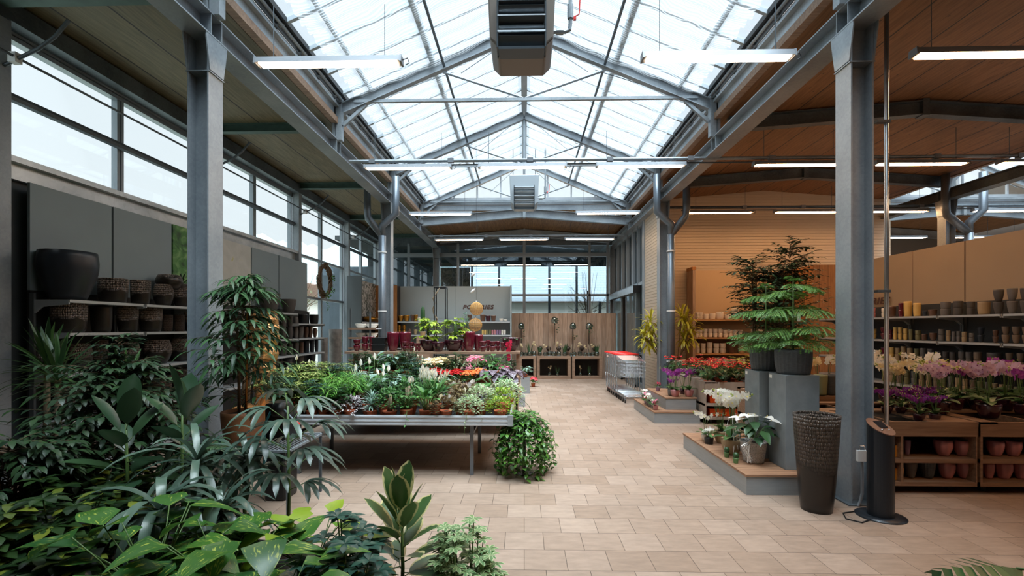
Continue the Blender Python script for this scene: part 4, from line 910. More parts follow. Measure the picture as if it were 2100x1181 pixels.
# display frame, rattan balls, birds
q = atY(904, 590, 11.2); r = empty('black_display_frame', (q.x, 11.2, 0)); tag(r, 'tall black metal frame holding a pale dried branch', 'display frame')
m = M(); w_ = .13; h_ = 2.6
for x in (-w_, w_):
    for y in (-.13, .13): m.box(x-.012, x+.012, y-.012, y+.012, 0, h_)
for z in (.012, h_-.012):
    for y in (-.13, .13): m.box(-w_, w_, y-.012, y+.012, z-.012, z+.012)
    for x in (-w_, w_): m.box(x-.012, x+.012, -.13, .13, z-.012, z+.012)
m.build('frame', BLACKP, r); b = M(); p = Vector((-.08, 0, 1.5))
for k in range(9): q2 = p+Vector((rnd(-.02, .08)*(1 if k % 3 else -1.5), rnd(-.04, .04), .12)); b.tube([p, q2], [.016, .012], 6); b.tube([q2, q2+Vector((rnd(-.08, .08), 0, rnd(0, .1)))], .005, 5); p = q2
b.build('dried_branch', CANE, r); M().box(-.13, .13, -.13, .13, 1.0, 1.02).build('shelf', BLACKP, r)
RATT = pmat('rattan_weave', '#c79a58', .7)
for k, (px, py, lb) in enumerate(((977, 633, 'upper'), (975, 666, 'lower'))):
    q = atY(px, py, 10.2); r = empty('rattan_ball', q); tag(r, '%s of the two hanging woven rattan balls' % lb, 'rattan ball', 'hanging rattan balls'); m = M()
    for j in range(14):
        z = -.125+.25*j/13; rr = math.sqrt(max(.0004, .14**2-z*z)); m.tube([(rr*math.cos(a*PI/10), rr*math.sin(a*PI/10), z) for a in range(21)], .004, 4, False)
    for j in range(18):
        a = j*PI/9; m.tube([(.14*math.cos(e)*math.cos(a), .14*math.cos(e)*math.sin(a), .14*math.sin(e)) for e in [(-1.5+3*i/10) for i in range(11)]], .004, 4, False)
    m.build('woven_shell', RATT, r); M().tube([(0, 0, .13), (0, 0, .17)], .02, 8).build('cap', WHITE, r)
    if k == 0: M().tube([(0, 0, .17), (0, 0, 5.5-q.z)], .003, 5).build('hanging_cord', BLACKP, r)
    else: M().tube([(0, 0, .17), (.02, 0, atY(977, 633, 10.2).z-q.z-.13)], .003, 5).build('hanging_cord', BLACKP, r)
for k, (px, py) in enumerate(((974, 597), (975, 563))):
    q = atY(px, py, 10.2); r = empty('feather_bird', q+Vector((-.05, 0, 0))); tag(r, 'small white feathered bird ornament, %s on the cord' % ('lower', 'upper')[k], 'ornament', 'white bird ornaments')
    M().lathe([(.005, -.07), (.025, -.03), (.032, .0), (.02, .04), (.018, .055), (.003, .08)], 10).build('body', WHITE, r, True); f = M(); f.leaf((0, 0, 0), (-.6, 0, -.5), .08, .03, 0, .1); f.leaf((0, 0, 0), (-.8, 0, -.1), .07, .03, 0, .1); f.build('wing', WHITE, r)
    r.rotation_euler = (0, .8, 0)
# ---- metal rolling bench
r = empty('metal_bench', (-2.78, 5.2, 0)); tag(r, 'aluminium-edged plant bench on grey steel legs in the aisle', 'plant bench')
def rimbar(m, x0, x1, y0, y1):
    m.box(x0, x1, y0, y1, .585, .695)
rm = M(); rimbar(rm, 0, 2.62, 0, .02); rimbar(rm, 0, 2.62, 1.78, 1.8); rimbar(rm, 2.62, 2.64, 0, 1.8); rimbar(rm, 0, .02, .02, 1.78)
for z in (.60, .635, .68): rm.box(-.004, 2.62, -.008, 0, z-.008, z+.008)
rm.build('rim', ALU, r); M().box(2.60, 2.66, -.012, .03, .583, .70).build('corner_cap', ZINC, r)
M().box(.02, 2.62, .02, 1.78, .6, .615).build('tray', pmat('dark_bench_tray', '#3b3d3f', .7), r)
LEGM = pmat('bench_leg_steel', '#6b7076', .45, .4)
for x, y in ((.22, .17), (2.19, .17), (.22, 1.1), (2.19, 1.1)):
    M().box(x-.02, x+.02, y-.02, y+.02, 0, .6).build('leg', LEGM, r)
b = M(); b.box(.22, 2.19, 1.085, 1.115, .43, .46); b.box(.2, .24, .17, 1.1, .45, .48); b.box(2.17, 2.21, .17, 1.1, .45, .48)
for x in (.22, 2.19): b.bar((x+(.02 if x < 1 else -.02), .17, .46), (x+(.3 if x < 1 else -.02), 1.1 if x < 1 else .5, .585), .025, .025)
b.build('braces', LEGM, r)
# ---- wooden planter table with upper shelf
r = empty('planter_table', (-3.05, 7.25, 0)); tag(r, 'bleached wood planter table with raised shelf for burgundy pots', 'plant table')
m = M(); m.box(0, 2.95, 0, .03, .36, .81); m.box(0, .03, 0, 1.8, .36, .81); m.box(2.92, 2.95, 0, 1.8, .36, .81); m.box(0, 2.95, 1.77, 1.8, .36, .81); m.build('side_boards', BLEACH, r)
M().box(.03, 2.92, .03, 1.77, .6, .63).build('tray', DARK, r)
for x, y in ((.05, .05), (2.9, .05), (.05, 1.75), (2.9, 1.75)): M().box(x-.04, x+.04, y-.04, y+.04, 0, .37).build('leg', BLEACH, r)
M().box(-.1, 2.98, 1.05, 1.5, 1.195, 1.235).build('upper_shelf', BLEACH, r)
for x in (.0, .82, 2.91): M().box(x, x+.07, 1.2, 1.27, .63, 1.195).build('shelf_post', BLEACH, r)
for k, (x, y, h) in enumerate(((-.08, 12.0, .39), (-.2, 10.0, .22))):
    o = M().box(x, x+.22, y, y+.22, 0, h).build('display_box', ZSTEP); tag(o, ('taller', 'lower')[k]+' grey display box at the aisle end of the planter table', 'display box')
# burgundy pots on the upper shelf
g = 'glazed pots on the raised shelf'
shelfrow_y([(732, 16, 23, 'burg', 'bowl', 2), (749, 15, 29, 'burg', 'bowl', 2), (762, 11, 29, 'burg', 'bowl', 2), (806, 24, 39, 'burg', 'tulip', 1, 14), (831, 24, 39, 'burg', 'tulip', 1, 14, .1), (831, 15, 20, 'burg', 'bowl', 2, 0, -.2), (844, 11, 18, 'burg', 'bowl', 2, 0, -.05), (852, 8, 16, 'burg', 'bowl', 2, 0, -.1), (859, 8, 16, 'burg', 'bowl', 2, 0, -.1),
 (899, 25, 20, 'burgd', 'bowl', 1, 14, -.17), (949, 8, 18, 'burg', 'bowl', 2), (962, 23, 40, 'burg', 'tulip', 1, 14), (981, 18, 33, 'burg', 'tulip', 1, 14, .1), (990, 15, 22, 'burg', 'bowl', 2, 0, -.16), (1001, 9, 22, 'burg', 'bowl', 2), (1010, 14, 20, 'burg', 'bowl', 2, 0, -.1), (1021, 9, 20, 'burg', 'bowl', 2), (1031, 10, 18, 'burg', 'bowl', 2, 0, -.1)], 8.55, 1.236, 'the raised shelf', g)
for k in range(2):
    q = atY(781, 700, 8.55); o = M().prism([(-.1, 0), (.1, 0), (.125, .12), (-.125, .12)], 'y', -.1, .1).build('black_planter', PM['black'], None, False, True, .005); o.location = (q.x, 8.5, 1.236+.121*k); tag(o, '%s of two stacked black trapezoid planters on the raised shelf' % ('lower', 'upper')[k], 'planter', g)
# ---- orchid table, right
def cubetable(x0, x1, y0, y1, top, divs, units, label, mat, zs=(.35, .12), gr=None):
    r = empty('display_table', (x0, y0, 0)); tag(r, label, 'display table', gr); W = x1-x0; D = y1-y0
    M().box(0, W, 0, .02, top-.145, top).build('fascia', mat, r); M().box(0, W, D-.02, D, .08, top).build('back_board', mat, r)
    for x in [0]+divs+[W]: M().box(max(0, x-.012), min(W, x+.012) if x else .024, 0.003, D-.02, .08, top-.02).build('divider', mat, r)
    for z in zs: M().box(.0, W, .004, D-.02, z-.04, z).build('shelf', mat, r)
    t = M(); n = 4
    t.box(0, W, D*.5, D*.62, top-.02, top); t.box(0, W*.12, 0.0, D, top-.02, top+.001); t.box(W*.62, W, 0.02, D*.28, top-.02, top+.001); t.box(0, W, D*.9, D, top-.02, top+.001)
    t.build('top_boards', mat, r); M().box(.02, W-.02, .025, D-.02, top-.13, top-.11).build('plant_tray', DARK, r)
    for x in (.15, W-.15): M().lathe([(.03, 0), (.03, .08)], 12, (x, .15, 0)).build('wheel', BLACKP, r)
    return r
DTW = woodmat('display_oak', '#94745a', '#745640', 'x', 0, .55)
cubetable(3.3, 4.49, 4.85, 6.15, .72, [.46], 2, 'nearest right-hand display table with pink pots in open compartments', DTW)
cubetable(4.52, 5.9, 4.85, 6.15, .72, [.7], 2, 'right-hand display table cut by the right edge of the view', DTW)
cubetable(3.35, 4.6, 6.6, 7.6, .72, [.6], 2, 'display table behind the near column with white orchids', DTW)
o = cubetable(3.09, 4.9, 8.25, 10.3, .72, [.9], 2, 'pale table of red anthuriums beside the zinc steps', pmat('limed_wood', '#a39588', .6, 0, .08, 9), gr=None)
g = 'pots in the table compartments'
def comp(items, Y, z, where):
    shelfrow_y(items, Y, z, where, g)
comp([(1861, 14, 30, 'lav', 'bowl'), (1934, 37, 31, 'pink', 'bell', 1, 9), (1973, 34, 30, 'pink', 'bell', 1, 9)], 5.0, .352, 'the nearest table, upper shelf')
comp([(1868, 27, 31, 'mgrey', 'bowl'), (1902, 33, 38, 'grey', 'tulip', 1, 16), (1941, 34, 32, 'pink', 'bell', 1, 9), (1978, 33, 32, 'pink', 'bell', 1, 9)], 5.0, .122, 'the nearest table, lower shelf')
comp([(2041, 33, 30, 'pink', 'bell', 1, 9), (2077, 34, 30, 'pink', 'bell', 1, 9)], 5.0, .352, 'the edge table, upper shelf')
comp([(2027, 24, 31, 'pink', 'bell', 1, 9), (2058, 36, 31, 'pink', 'bell', 1, 9), (2094, 32, 31, 'pink', 'bell', 1, 9)], 5.0, .122, 'the edge table, lower shelf')
for k, (z, x0) in enumerate(((.352, 1823), (.122, 1828))):
    q = atY(x0, 900, 5.0); o = M().prism([(-.06, 0), (.06, 0), (.075, .12), (-.075, .12)], 'y', -.1, .1).build('ochre_box', PM['ochre'], None, False, True, .006); o.location = (q.x-.02, 5.0, z); tag(o, 'ochre planter box in the %s left compartment behind the terminal' % ('upper', 'lower')[k], 'planter box')
for i, px in enumerate((1459, 1474, 1490, 1506)):
    for k, z in enumerate((.352, .122)):
        q = atY(px, 830, 8.4); o = M().prism([(-.045, 0), (.045, 0), (.052, .13), (-.052, .13)], 'y', -.06, .06).build('orange_planter', PM['orange'], None, False, True, .005); o.location = (q.x, 8.4, z); tag(o, 'orange square planter, %s from left on the %s shelf under the anthuriums' % (NTH[i], ('upper', 'lower')[k]), 'planter', 'orange planters under the anthurium table')
# ---- zinc steps and deck platform
def step(x0, x1, y0, y1, z0, z1, label, n=0):
    r = empty('zinc_step', (x0, y0, z0)); tag(r, label, 'display step'); W, D, H = x1-x0, y1-y0, z1-z0
    M().box(0, W, 0, D, 0, H-.02).build('zinc_body', ZSTEP, r); t = M(); y = 0
    while y < D-.02: t.box(-.01, W+.01, y-.01, min(D, y+.105), H-.02, H+.002); y += .118
    t.build('deck_boards', DECK, r); return r
step(2.2, 3.04, 4.79, 6.66, 0, .2, 'low zinc platform with wooden decking under the grey pedestals')
step(2.25, 3.03, 8.32, 9.85, 0, .2, 'lower zinc step with tiny flower pots beside the trolleys')
step(2.5, 3.03, 8.5, 9.8, .203, .42, 'upper zinc step carrying the purple orchids')
for k, (x, y) in enumerate(((2.67, 4.95), (2.6, 5.36))):
    r = empty('grey_pedestal', (x, y, .203)); tag(r, '%s square concrete-grey pedestal under a dark ribbed pot' % ('front', 'rear')[k], 'pedestal', None)
    M().box(0, .34, 0, .34, 0, .965).build('body', CONC, r, False, True, .004); M().box(-.003, 0, .27, .32, .91, .945).build('price_tag', TAG, r)
# ---- vase, terminal
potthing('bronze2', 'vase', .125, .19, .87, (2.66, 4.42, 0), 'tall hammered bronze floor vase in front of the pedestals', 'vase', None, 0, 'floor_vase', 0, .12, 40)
r = empty('information_terminal', (3.13, 4.28, 0)); tag(r, 'dark cylindrical information terminal with slanted top on round base', 'terminal')
TERM = pmat('terminal_black_metal', '#23282e', .35, .3); b = len([]); m = M(); n = 28
for i, z in enumerate((0.012, .78)):
    for k in range(n): a = 2*PI*k/n; m.v.append(Vector((.1*math.cos(a), .1*math.sin(a), z+(.0 if not i else .05*(math.sin(a))-.02*math.cos(a)))))
for k in range(n): m.face([k, (k+1) % n, n+(k+1) % n, n+k])
m.face(list(range(n, 2*n))); m.build('column', TERM, r, False)
m = M(); m.lathe([(.19, 0), (.19, .008), (.1, .014)], 28); m.build('base_plate', TERM, r, True)
m = M(); m.v = [Vector((.104*math.cos(2*PI*k/n), .104*math.sin(2*PI*k/n), .782+.052*math.sin(2*PI*k/n)-.02*math.cos(2*PI*k/n)+dz)) for dz in (0, .008) for k in range(n)]
for k in range(n): m.face([k, (k+1) % n, n+(k+1) % n, n+k])
m.face(list(range(n, 2*n))); m.build('top_rim', pmat('terminal_copper_rim', '#6d5348', .4, .4), r)
m = M(); m.obox((-.01, .02, .803), (.12, .09, .004), Matrix.Rotation(.47, 3, 'X')); m.build('screen', pmat('terminal_screen', '#1a1c1f', .15), r)
for x in (-.03, .03): M().lathe([(.009, 0), (.009, .01)], 10, (x, -.06, .768)).build('button', CHROME, r, True)
tag(M().tube([(3.0, 4.2, .006), (2.86, 4.12, .006), (2.78, 4.2, .006), (2.84, 4.33, .006), (3.0, 4.38, .006), (3.1, 4.36, .006)], .006, 6).build('power_cable', BLACKP), 'black power cable looped on the tiles beside the terminal', 'cable')
r = empty('socket_box', (3.0, 4.50, .42)); r.location = (3.13, 4.52, .42); tag(r, 'small white socket box with grey pipe on the near right column', 'socket')
M().box(-.05, .03, -.03, .0, 0, .1).build('box', WHITE, r); M().tube([(0, -.01, -.0), (0, -.01, -.3), (-.02, -.01, -.38), (-.04, -.01, -.418)], .012, 8).build('pipe', GREYBOX, r); M().tube([(-.03, -.01, .1), (-.02, -.01, .14), (.02, -.01, .14), (.03, -.01, .1)], .006, 6).build('cable_loop', CHROME, r)
# ---- right gondola
RB = [4.6, 5.6, 6.6, 7.6, 8.6, 9.6, 10.6]
for i in range(6):
    rr_, pp = bay('pot_shelving', 6.84, 6.42, RB[i], RB[i+1]-.008, (1.84, 1.44, 1.07, .68, .2), 3.0, 'shelving bay with taupe header panel on the right, %s from the front' % NTH[i], 'shelving bays on the right', PANELT, SHF)
    if i == 4: pass
yE = atX(1832, 621, 6.83).y
t = text('POTERIES', .185, (-.036, 0, 2.2), (PI/2, 0, -PI/2), LET, rr_, sx=1.35); t.location = (-.0, 0, 0)
t.parent = rr_; ymid = yE+.62; t.location = (-.038, ymid-RB[5], 2.1)
g = 'pots on the right shelves'
shelfrow_x([(1812, 9, 18, 'white', 'drum', 2), (1828, 20, 22, 'brown', 'drum'), (1848, 12, 28, 'burg', 'drum', 2), (1862, 18, 31, 'cream', 'drum'), (1881, 17, 27, 'cream', 'drum'), (1897, 12, 11, 'anth', 'taper'), (1913, 20, 13, 'brown', 'taper'), (1939, 22, 28, 'mgrey', 'drum', 2), (1965, 22, 29, 'dgrey', 'drum', 2), (1991, 18, 27, 'dgrey', 'drum', 2), (2018, 28, 26, 'sand', 'drum'), (2048, 24, 50, 'dgrey', 'bowl', 2), (2076, 24, 52, 'mgrey', 'bowl', 2), (2103, 24, 52, 'dgrey', 'bowl', 2), (1720, 14, 20, 'white', 'drum', 2), (1735, 14, 20, 'sand', 'drum'), (1752, 14, 18, 'olive', 'drum'), (1770, 14, 20, 'cream', 'drum'), (1789, 14, 20, 'pink', 'drum', 2)], 6.6, 1.842, 'the top right shelf', g)
shelfrow_x([(1812, 13, 24, 'burg', 'bowl', 2), (1826, 10, 20, 'burg', 'bowl', 2), (1836, 9, 25, 'cream', 'drum', 2), (1846, 9, 25, 'cream', 'drum', 2), (1857, 9, 23, 'cream', 'drum', 2), (1868, 9, 22, 'olive', 'drum'), (1883, 13, 20, 'olive', 'drum', 2), (1896, 13, 13, 'brown', 'drum'), (1914, 17, 16, 'brown', 'bowl'), (1931, 14, 24, 'mgrey', 'drum', 2), (1945, 10, 22, 'sand', 'drum', 2), (1956, 9, 20, 'mgrey', 'drum', 2), (1966, 9, 21, 'mgrey', 'drum', 2), (1978, 12, 20, 'sand', 'drum', 2), (1993, 12, 18, 'mgrey', 'drum', 2), (2012, 15, 30, 'anth', 'bowl', 2), (2042, 14, 26, 'brown', 'bowl', 2), (2063, 18, 34, 'taupe', 'bowl', 2), (2084, 18, 34, 'taupe', 'bowl', 2), (2105, 18, 34, 'taupe', 'bowl', 2), (1725, 14, 20, 'sand', 'drum', 2), (1745, 14, 20, 'white', 'drum', 2), (1770, 16, 20, 'sage', 'drum', 2), (1790, 16, 20, 'cream', 'drum', 2)], 6.6, 1.442, 'the second right shelf', g)
shelfrow_x([(1813, 14, 24, 'burg', 'bowl', 2), (1829, 11, 26, 'cream', 'drum', 2), (1841, 11, 26, 'sand', 'drum', 2), (1853, 12, 30, 'sand', 'drum', 2), (1866, 12, 28, 'sand', 'drum', 2), (1880, 12, 28, 'olive', 'drum', 2), (1893, 13, 30, 'mgrey', 'drum', 2), (1908, 13, 30, 'mgrey', 'drum', 2), (1924, 13, 27, 'dgrey', 'drum', 2), (1939, 13, 27, 'dgrey', 'drum', 2), (1954, 14, 27, 'dgrey', 'drum', 2), (1972, 14, 30, 'mgrey', 'drum', 2), (1987, 14, 30, 'mgrey', 'drum', 2), (2005, 18, 32, 'taupe', 'drum', 2), (2040, 34, 34, 'dgrey', 'drum'), (2070, 16, 36, 'taupe', 'bowl', 2), (2093, 20, 38, 'taupe', 'bowl', 2)], 6.58, 1.072, 'the third right shelf', g)
shelfrow_x([(1815+15*k, 13, 28, ('sand', 'sand', 'taupe', 'olive', 'mgrey')[k % 5], 'drum', 2) for k in range(20)], 6.58, .682, 'the fourth right shelf', g)
shelfrow_x([(1840+26*k, 22, 34, ('taupe', 'dgrey', 'sand')[k % 3], 'drum') for k in range(10)], 6.58, .202, 'the bottom right shelf', g)
# ---- end wall unit
r = empty('white_pot_shelving', (4.36, 12.28, 0)); tag(r, 'pale wood shelf unit of white pots against the ribbed end wall', 'shelving')
M().box(.0, 2.2, .38, .4, 1.99, 3.15).build('header_panel', PANELB, r); M().box(0, 2.2, .38, .4, 0, 1.98).build('back_panel', PANELT, r); M().box(-.07, 0, 0, .45, 0, 3.15).build('side_board', TIMBER, r); M().box(-.08, .01, -.01, .45, 3.12, 3.2).build('top_rail', PINE, r)
for z in (1.86, 1.40, .99, .55, .12): M().box(0, 2.2, 0, .38, z-.035, z).build('shelf', SHELFW, r)
M().box(2.2, 2.24, 0, .4, 0, 3.1).build('side_board', PINE, r)
g = 'white pots on the end wall unit'
shelfrow_y([(1430, 8, 14, 'white', 'drum', 2), (1437, 9, 14, 'white', 'drum', 2), (1448, 11, 11, 'white', 'drum'), (1461, 13, 12, 'white', 'drum'), (1476, 16, 15, 'white', 'drum'), (1493, 14, 10, 'white', 'drum'), (1508, 16, 22, 'white', 'taper', 2), (1527, 14, 12, 'white', 'drum'), (1545, 14, 16, 'white', 'drum', 2), (1565, 14, 14, 'white', 'drum')], 12.45, 1.862, 'the top white-pot shelf', g)
shelfrow_y([(1429, 7, 15, 'white', 'drum', 2)]+[(1436+10.3*k, 9.3, 17 if 0 < k < 5 else 15, 'white', 'drum', 2) for k in range(9)]+[(1545+14*k, 11, 16, 'white', 'drum', 2) for k in range(4)], 12.45, 1.402, 'the second white-pot shelf', g)
shelfrow_y([(1430, 10, 20, 'white', 'drum', 2), (1442, 11, 20, 'white', 'drum', 2), (1455, 12, 22, 'white', 'drum', 2), (1469, 12, 20, 'white', 'drum', 2), (1482, 12, 20, 'white', 'drum', 2), (1500, 13, 20, 'brown', 'drum'), (1520, 13, 18, 'sand', 'drum')], 12.45, .992, 'the third white-pot shelf', g)
shelfrow_y([(1434, 10, 19, 'white', 'drum', 2), (1446, 12, 20, 'white', 'drum', 2), (1459, 12, 20, 'white', 'drum', 2), (1471, 14, 26, 'white', 'drum'), (1487, 14, 24, 'white', 'drum', 2), (1503, 14, 24, 'white', 'drum', 2), (1521, 15, 24, 'white', 'drum')], 12.45, .552, 'the fourth white-pot shelf', g)
o = M().box(6.66, 7.35, 11.2, 12.7, 0, 3.1).build('timber_pillar', PINE); tag(o, 'orange pine-clad block at the corner behind the green trees', 'timber cladding')
# ---- planter crates at the fence with terrariums
for k, (x0, x1) in enumerate(((-.17, .39), (.41, 1.5), (1.54, 2.5))):
    r = empty('wooden_crate', (x0, 15.38, 0)); tag(r, 'open wooden crate table at the board screen, %s' % ('leftmost and narrow', 'middle', 'rightmost')[k], 'crate', 'crates along the timber screen'); W = x1-x0
    M().box(0, W, 0, .5, .64, .73).build('top', BLEACH, r); M().box(0, .09, 0, .5, .08, .64).build('side', BLEACH, r); M().box(W-.09, W, 0, .5, .08, .64).build('side', BLEACH, r); M().box(0, W, 0, .5, 0, .08).build('bottom', BLEACH, r); M().box(.09, W-.09, .47, .5, .08, .64).build('back', DARK, r)
def jar(kind, r_=.07, h=.13, H=.42):
    g_ = M().lathe([(r_*.8, 0), (r_, .02), (r_, h*.8), (r_*.85, h), (r_*.82, h*.98), (r_*.9, h*.5), (r_*.6, .015)], 12)
    f = M(); s = M()
    if kind == 'snake':
        for i in range(12): a = rnd(0, 6.28); f.leaf((.03*math.cos(a), .03*math.sin(a), .03), (math.cos(a)*.25, math.sin(a)*.25, 1), H*rnd(.6, 1), .03, .0, .3, STRAP, 3)
    elif kind == 'flower':
        for i in range(6):
            a = rnd(0, 6.28); p = Vector((.05*math.cos(a), .05*math.sin(a), H*rnd(.6, 1))); s.tube([(0, 0, .05), p], .003, 4); f.lathe([(.005, 0), (.035, .01), (.03, .03), (.005, .04)], 8, p)
    else: s.tube([(0, 0, .04), (.02, 0, H*.5), (-.02, .01, H)], [.02, .016, .01], 6)
    return plant('glass_jar_arrangement', f if f.v else None, {'snake': 'dark', 'flower': PT['cream']}.get(kind, 'dark'), s, None, None, None, (('jar', g_, JARG), ('fill', M().lathe([(r_*.75, .02), (r_*.9, h*.6), (.01, h*.62)], 10), PM['sand'])), CANE)
JP = {k: jar(k) for k in ('snake', 'flower', 'wood')}; cn = {}
for px, kd in ((1070, 'flower'), (1078, 'wood'), (1086, 'snake'), (1095, 'flower'), (1107, 'snake'), (1118, 'flower'), (1127, 'wood'), (1136, 'wood'), (1146, 'flower'), (1158, 'snake'), (1172, 'wood'), (1178, 'wood'), (1189, 'flower'), (1200, 'flower'), (1208, 'wood'), (1216, 'flower'), (1224, 'snake')):
    q = atY(px, 700, 15.52+.12*(px % 2)); cn[kd] = cn.get(kd, 0)+1
    place(JP[kd], (q.x, q.y, .731), rnd(0, 6), rnd(.85, 1.15), '%s, %s such from left on the crates' % ({'snake': 'glass jar of upright snake plant leaves', 'flower': 'glass jar with cream dried flower heads', 'wood': 'glass jar with a pale driftwood stick'}[kd], NTH[cn[kd]-1]), 'glass jar', 'glass jars on the crates')
for k, px in enumerate((1127, 1143, 1190, 1209)):
    q = atY(px, 700, 15.6); place(JP['snake' if k % 2 else 'flower'], (q.x, 15.6, .082), k, .8, 'small glass jar inside the open crates, %s from the left' % NTH[k], 'glass jar', 'glass jars inside the crates')
for k, (px, py, Y) in enumerate(((1069, 675, 15.75), (1137, 663, 15.75), (1175, 675, 15.7), (1208, 675, 15.75))):
    q = atY(px, py, Y); r = empty('bottle_stand', (q.x, Y, .731)); tag(r, 'black stand with hanging glass bell and trailing ivy, %s from the left' % NTH[k], 'stand', 'glass bell stands on the crates'); h = q.z-.731
    m = M(); m.tube([(0, 0, 0), (0, 0, h)], .012, 6); m.lathe([(.06, 0), (.06, .012)], 12); m.lathe([(.09, h), (.09, h+.012)], 14); m.build('stand', BLACKP, r)
    M().lathe([(.09, h+.014), (.11, h+.08), (.09, h+.17), (.03, h+.22), (.025, h+.22), (.08, h+.16)], 14).build('glass_bell', JARG, r, True); f = M()
    for j in range(26): t = R.random(); f.leaf((rnd(-.05, .08)+.08*t, rnd(-.1, .02), h+.15-.5*t*t), (rnd(-1, 1), -.6, rnd(-.6, .5)), .09, .07, .5, .1, HEART, 3)
    f.build('ivy', LM['dark'], r)
for k, px in enumerate((1108, 1125, 1146, 1165, 1193, 1219)):
    q = atY(px, 706, 15.8); r = empty('smoked_sphere', (q.x, 15.82, .731)); M().lathe([(.004, 0), (.003, .2)], 6).build('stem', BLACKP, r)
    M().lathe([(.01, .14), (.06, .17), (.085, .23), (.06, .29), (.01, .31)], 12).build('sphere', pmat('smoked_brown_glass', '#4a3f3a', .2, .2), r, True); tag(r, 'smoked brown glass sphere on a stem, %s from the left on the crates' % NTH[k], 'ornament', 'smoked spheres on the crates')
# ---- shopping trolleys nested
tp = empty('shopping_trolley', link=False)
def trolley():
    b = M(); W = .27
    def wr(*p): b.tube(p, .003, 4)
    # basket: rear at y=0 (handle), front at y=-.85; tapers
    for k in range(5):
        z = .48+.095*k; z2 = .56+.08*k; wr((-W, 0, z), (-W*.82, -.8, z2)); wr((W, 0, z), (W*.82, -.8, z2)); wr((-W*.82, -.8, z2), (W*.82, -.8, z2))
    for k in range(9):
        t = k/8; y = -.8*t; w = W*(1-.18*t); z0 = .48+.08*t; z1 = .87+.02*t; wr((-w, y, z1), (-w, y, z0), (w, y, z0), (w, y, z1))
    for k in range(8): x = -W*.8+W*1.6*k/7; wr((x, -.8, .56), (x, -.8, .89))
    kid(tp, b.build('wire_basket', CHROME, None, False, False))
    f = M()
    for s in (-1, 1):
        f.tube([(s*W, .08, 1.0), (s*W, .0, .5), (s*W*.98, -.05, .42), (s*W*.95, -.1, .12)], .012, 6); f.tube([(s*W*.95, -.1, .14), (s*W*.8, -.85, .14)], .012, 6)
        f.tube([(s*W, .08, 1.0), (s*W*.9, -.4, .93), (s*W*.84, -.8, .89)], .009, 6)
    f.tube([(-W*.8, -.85, .14), (W*.8, -.85, .14)], .012, 6)
    for k in range(6): f.tube([(-W*.9, -.15-.12*k, .17), (W*.9, -.15-.12*k, .17)], .005, 4)
    kid(tp, f.build('frame', CHROME, None, False, False))
    kid(tp, M().tube([(-W-.01, .08, 1.01), (W+.01, .08, 1.01)], .02, 8).build('handle', REDP, None, True, False))
    kid(tp, M().obox((0, -.02, .93), (W*1.8, .16, .006), Matrix.Rotation(.5, 3, 'X')).build('child_seat_flap', pmat('pale_flap', '#c9a79a', .5), None, False, False))
    for s in (-1, 1):
        for y in (-.12, -.82):
            w = M(); w.tube([(s*W*.85-.012, y, .05), (s*W*.85+.012, y, .05)], .05, 12); o = w.build('wheel', BLACKP, None, False, False); kid(tp, o)
            kid(tp, M().box(s*W*.85-.02, s*W*.85+.02, y-.02, y+.03, .1, .13).build('castor_cap', REDP if y > -.5 else CHROME, None, False, False))
trolley()
for k in range(7):
    place(tp, (2.44-.006*k, 11.35+.21*k, 0), .0, 1, 'red-handled wire shopping trolley, %s in the nested row counted from the front' % NTH[k], 'shopping trolley', 'nested shopping trolleys')
# ---- pot stand table, hose reel box, copper vase
r = empty('wire_table', (-2.99, 4.1, 0)); tag(r, 'low wire-topped metal table under the big ochre pot', 'table'); m = M()
m.box(0, .95, 0, .015, .57, .59); m.box(0, .95, .68, .7, .57, .59); m.box(0, .015, 0, .7, .57, .59); m.box(.935, .95, 0, .7, .57, .59)
for k in range(24): m.box(.03+.038*k, .036+.038*k, 0, .7, .578, .586)
m.build('wire_top', ALUD, r)
for x, y in ((.02, .02), (.93, .02), (.02, .68), (.93, .68)): M().box(x-.012, x+.012, y-.012, y+.012, 0, .575).build('leg', STEELD, r)
r = empty('hose_box', (-2.38, 4.62, .0)); tag(r, 'black hose reel box with teal hose and red nozzle beside the ochre pot', 'hose reel')
M().prism([(-.1, 0), (.1, 0), (.1, .8), (.04, .93), (-.1, .93)], 'y', -.12, .14).build('housing', BLACKP, r, False, True, .02); M().tube([(.02, -.16, .88), (.12, -.16, .88)], .07, 14).build('drum', BLACKP, r, True)
M().tube([(-.1, -.14, .3), (-.07, -.15, .5), (-.09, -.15, .72), (-.02, -.15, .86)], .012, 7).build('hose', pmat('teal_hose', '#2f7f8a', .4), r, True)
M().tube([(.12, -.17, .88), (.2, -.22, .83), (.27, -.27, .79)], .009, 7).build('hose_end', pmat('grey_hose', '#7b8a90', .4), r, True); M().tube([(.26, -.26, .8), (.32, -.3, .77)], .016, 8).build('nozzle', REDP, r, True)
o = M().lathe([((.1+.085*(k/22)**.6)*rnd(.86, 1.1), 1.28*k/22) for k in range(23)]+[(.15, 1.27), (.13, 1.1)], 22, (0, 0, 0), lambda a, t, r: 1+.13*math.sin(a*5+t*31)*math.cos(a*3-t*47)+rnd(-.07, .07)).build('floor_vase', PM['copper']); o.location = (-3.58, 6.5, .6); tag(o, 'tall crumpled copper vase half hidden behind the long-leaved fig', 'vase')
o = M().box(-3.85, -3.3, 6.2, 6.8, 0, .598).build('wooden_plinth', PINE); tag(o, 'wooden plinth under the crumpled copper vase', 'plinth')
# ================================================================ PLANTS IN PLACE
def solo(pr, loc, label, cat='plant', rz=0, sc=1, group=None): return place(pr, loc, rz, sc, label, cat, group)
def fx(px, Y, Z=0): q = atY(px, 671, Y); return (q.x, Y, Z)
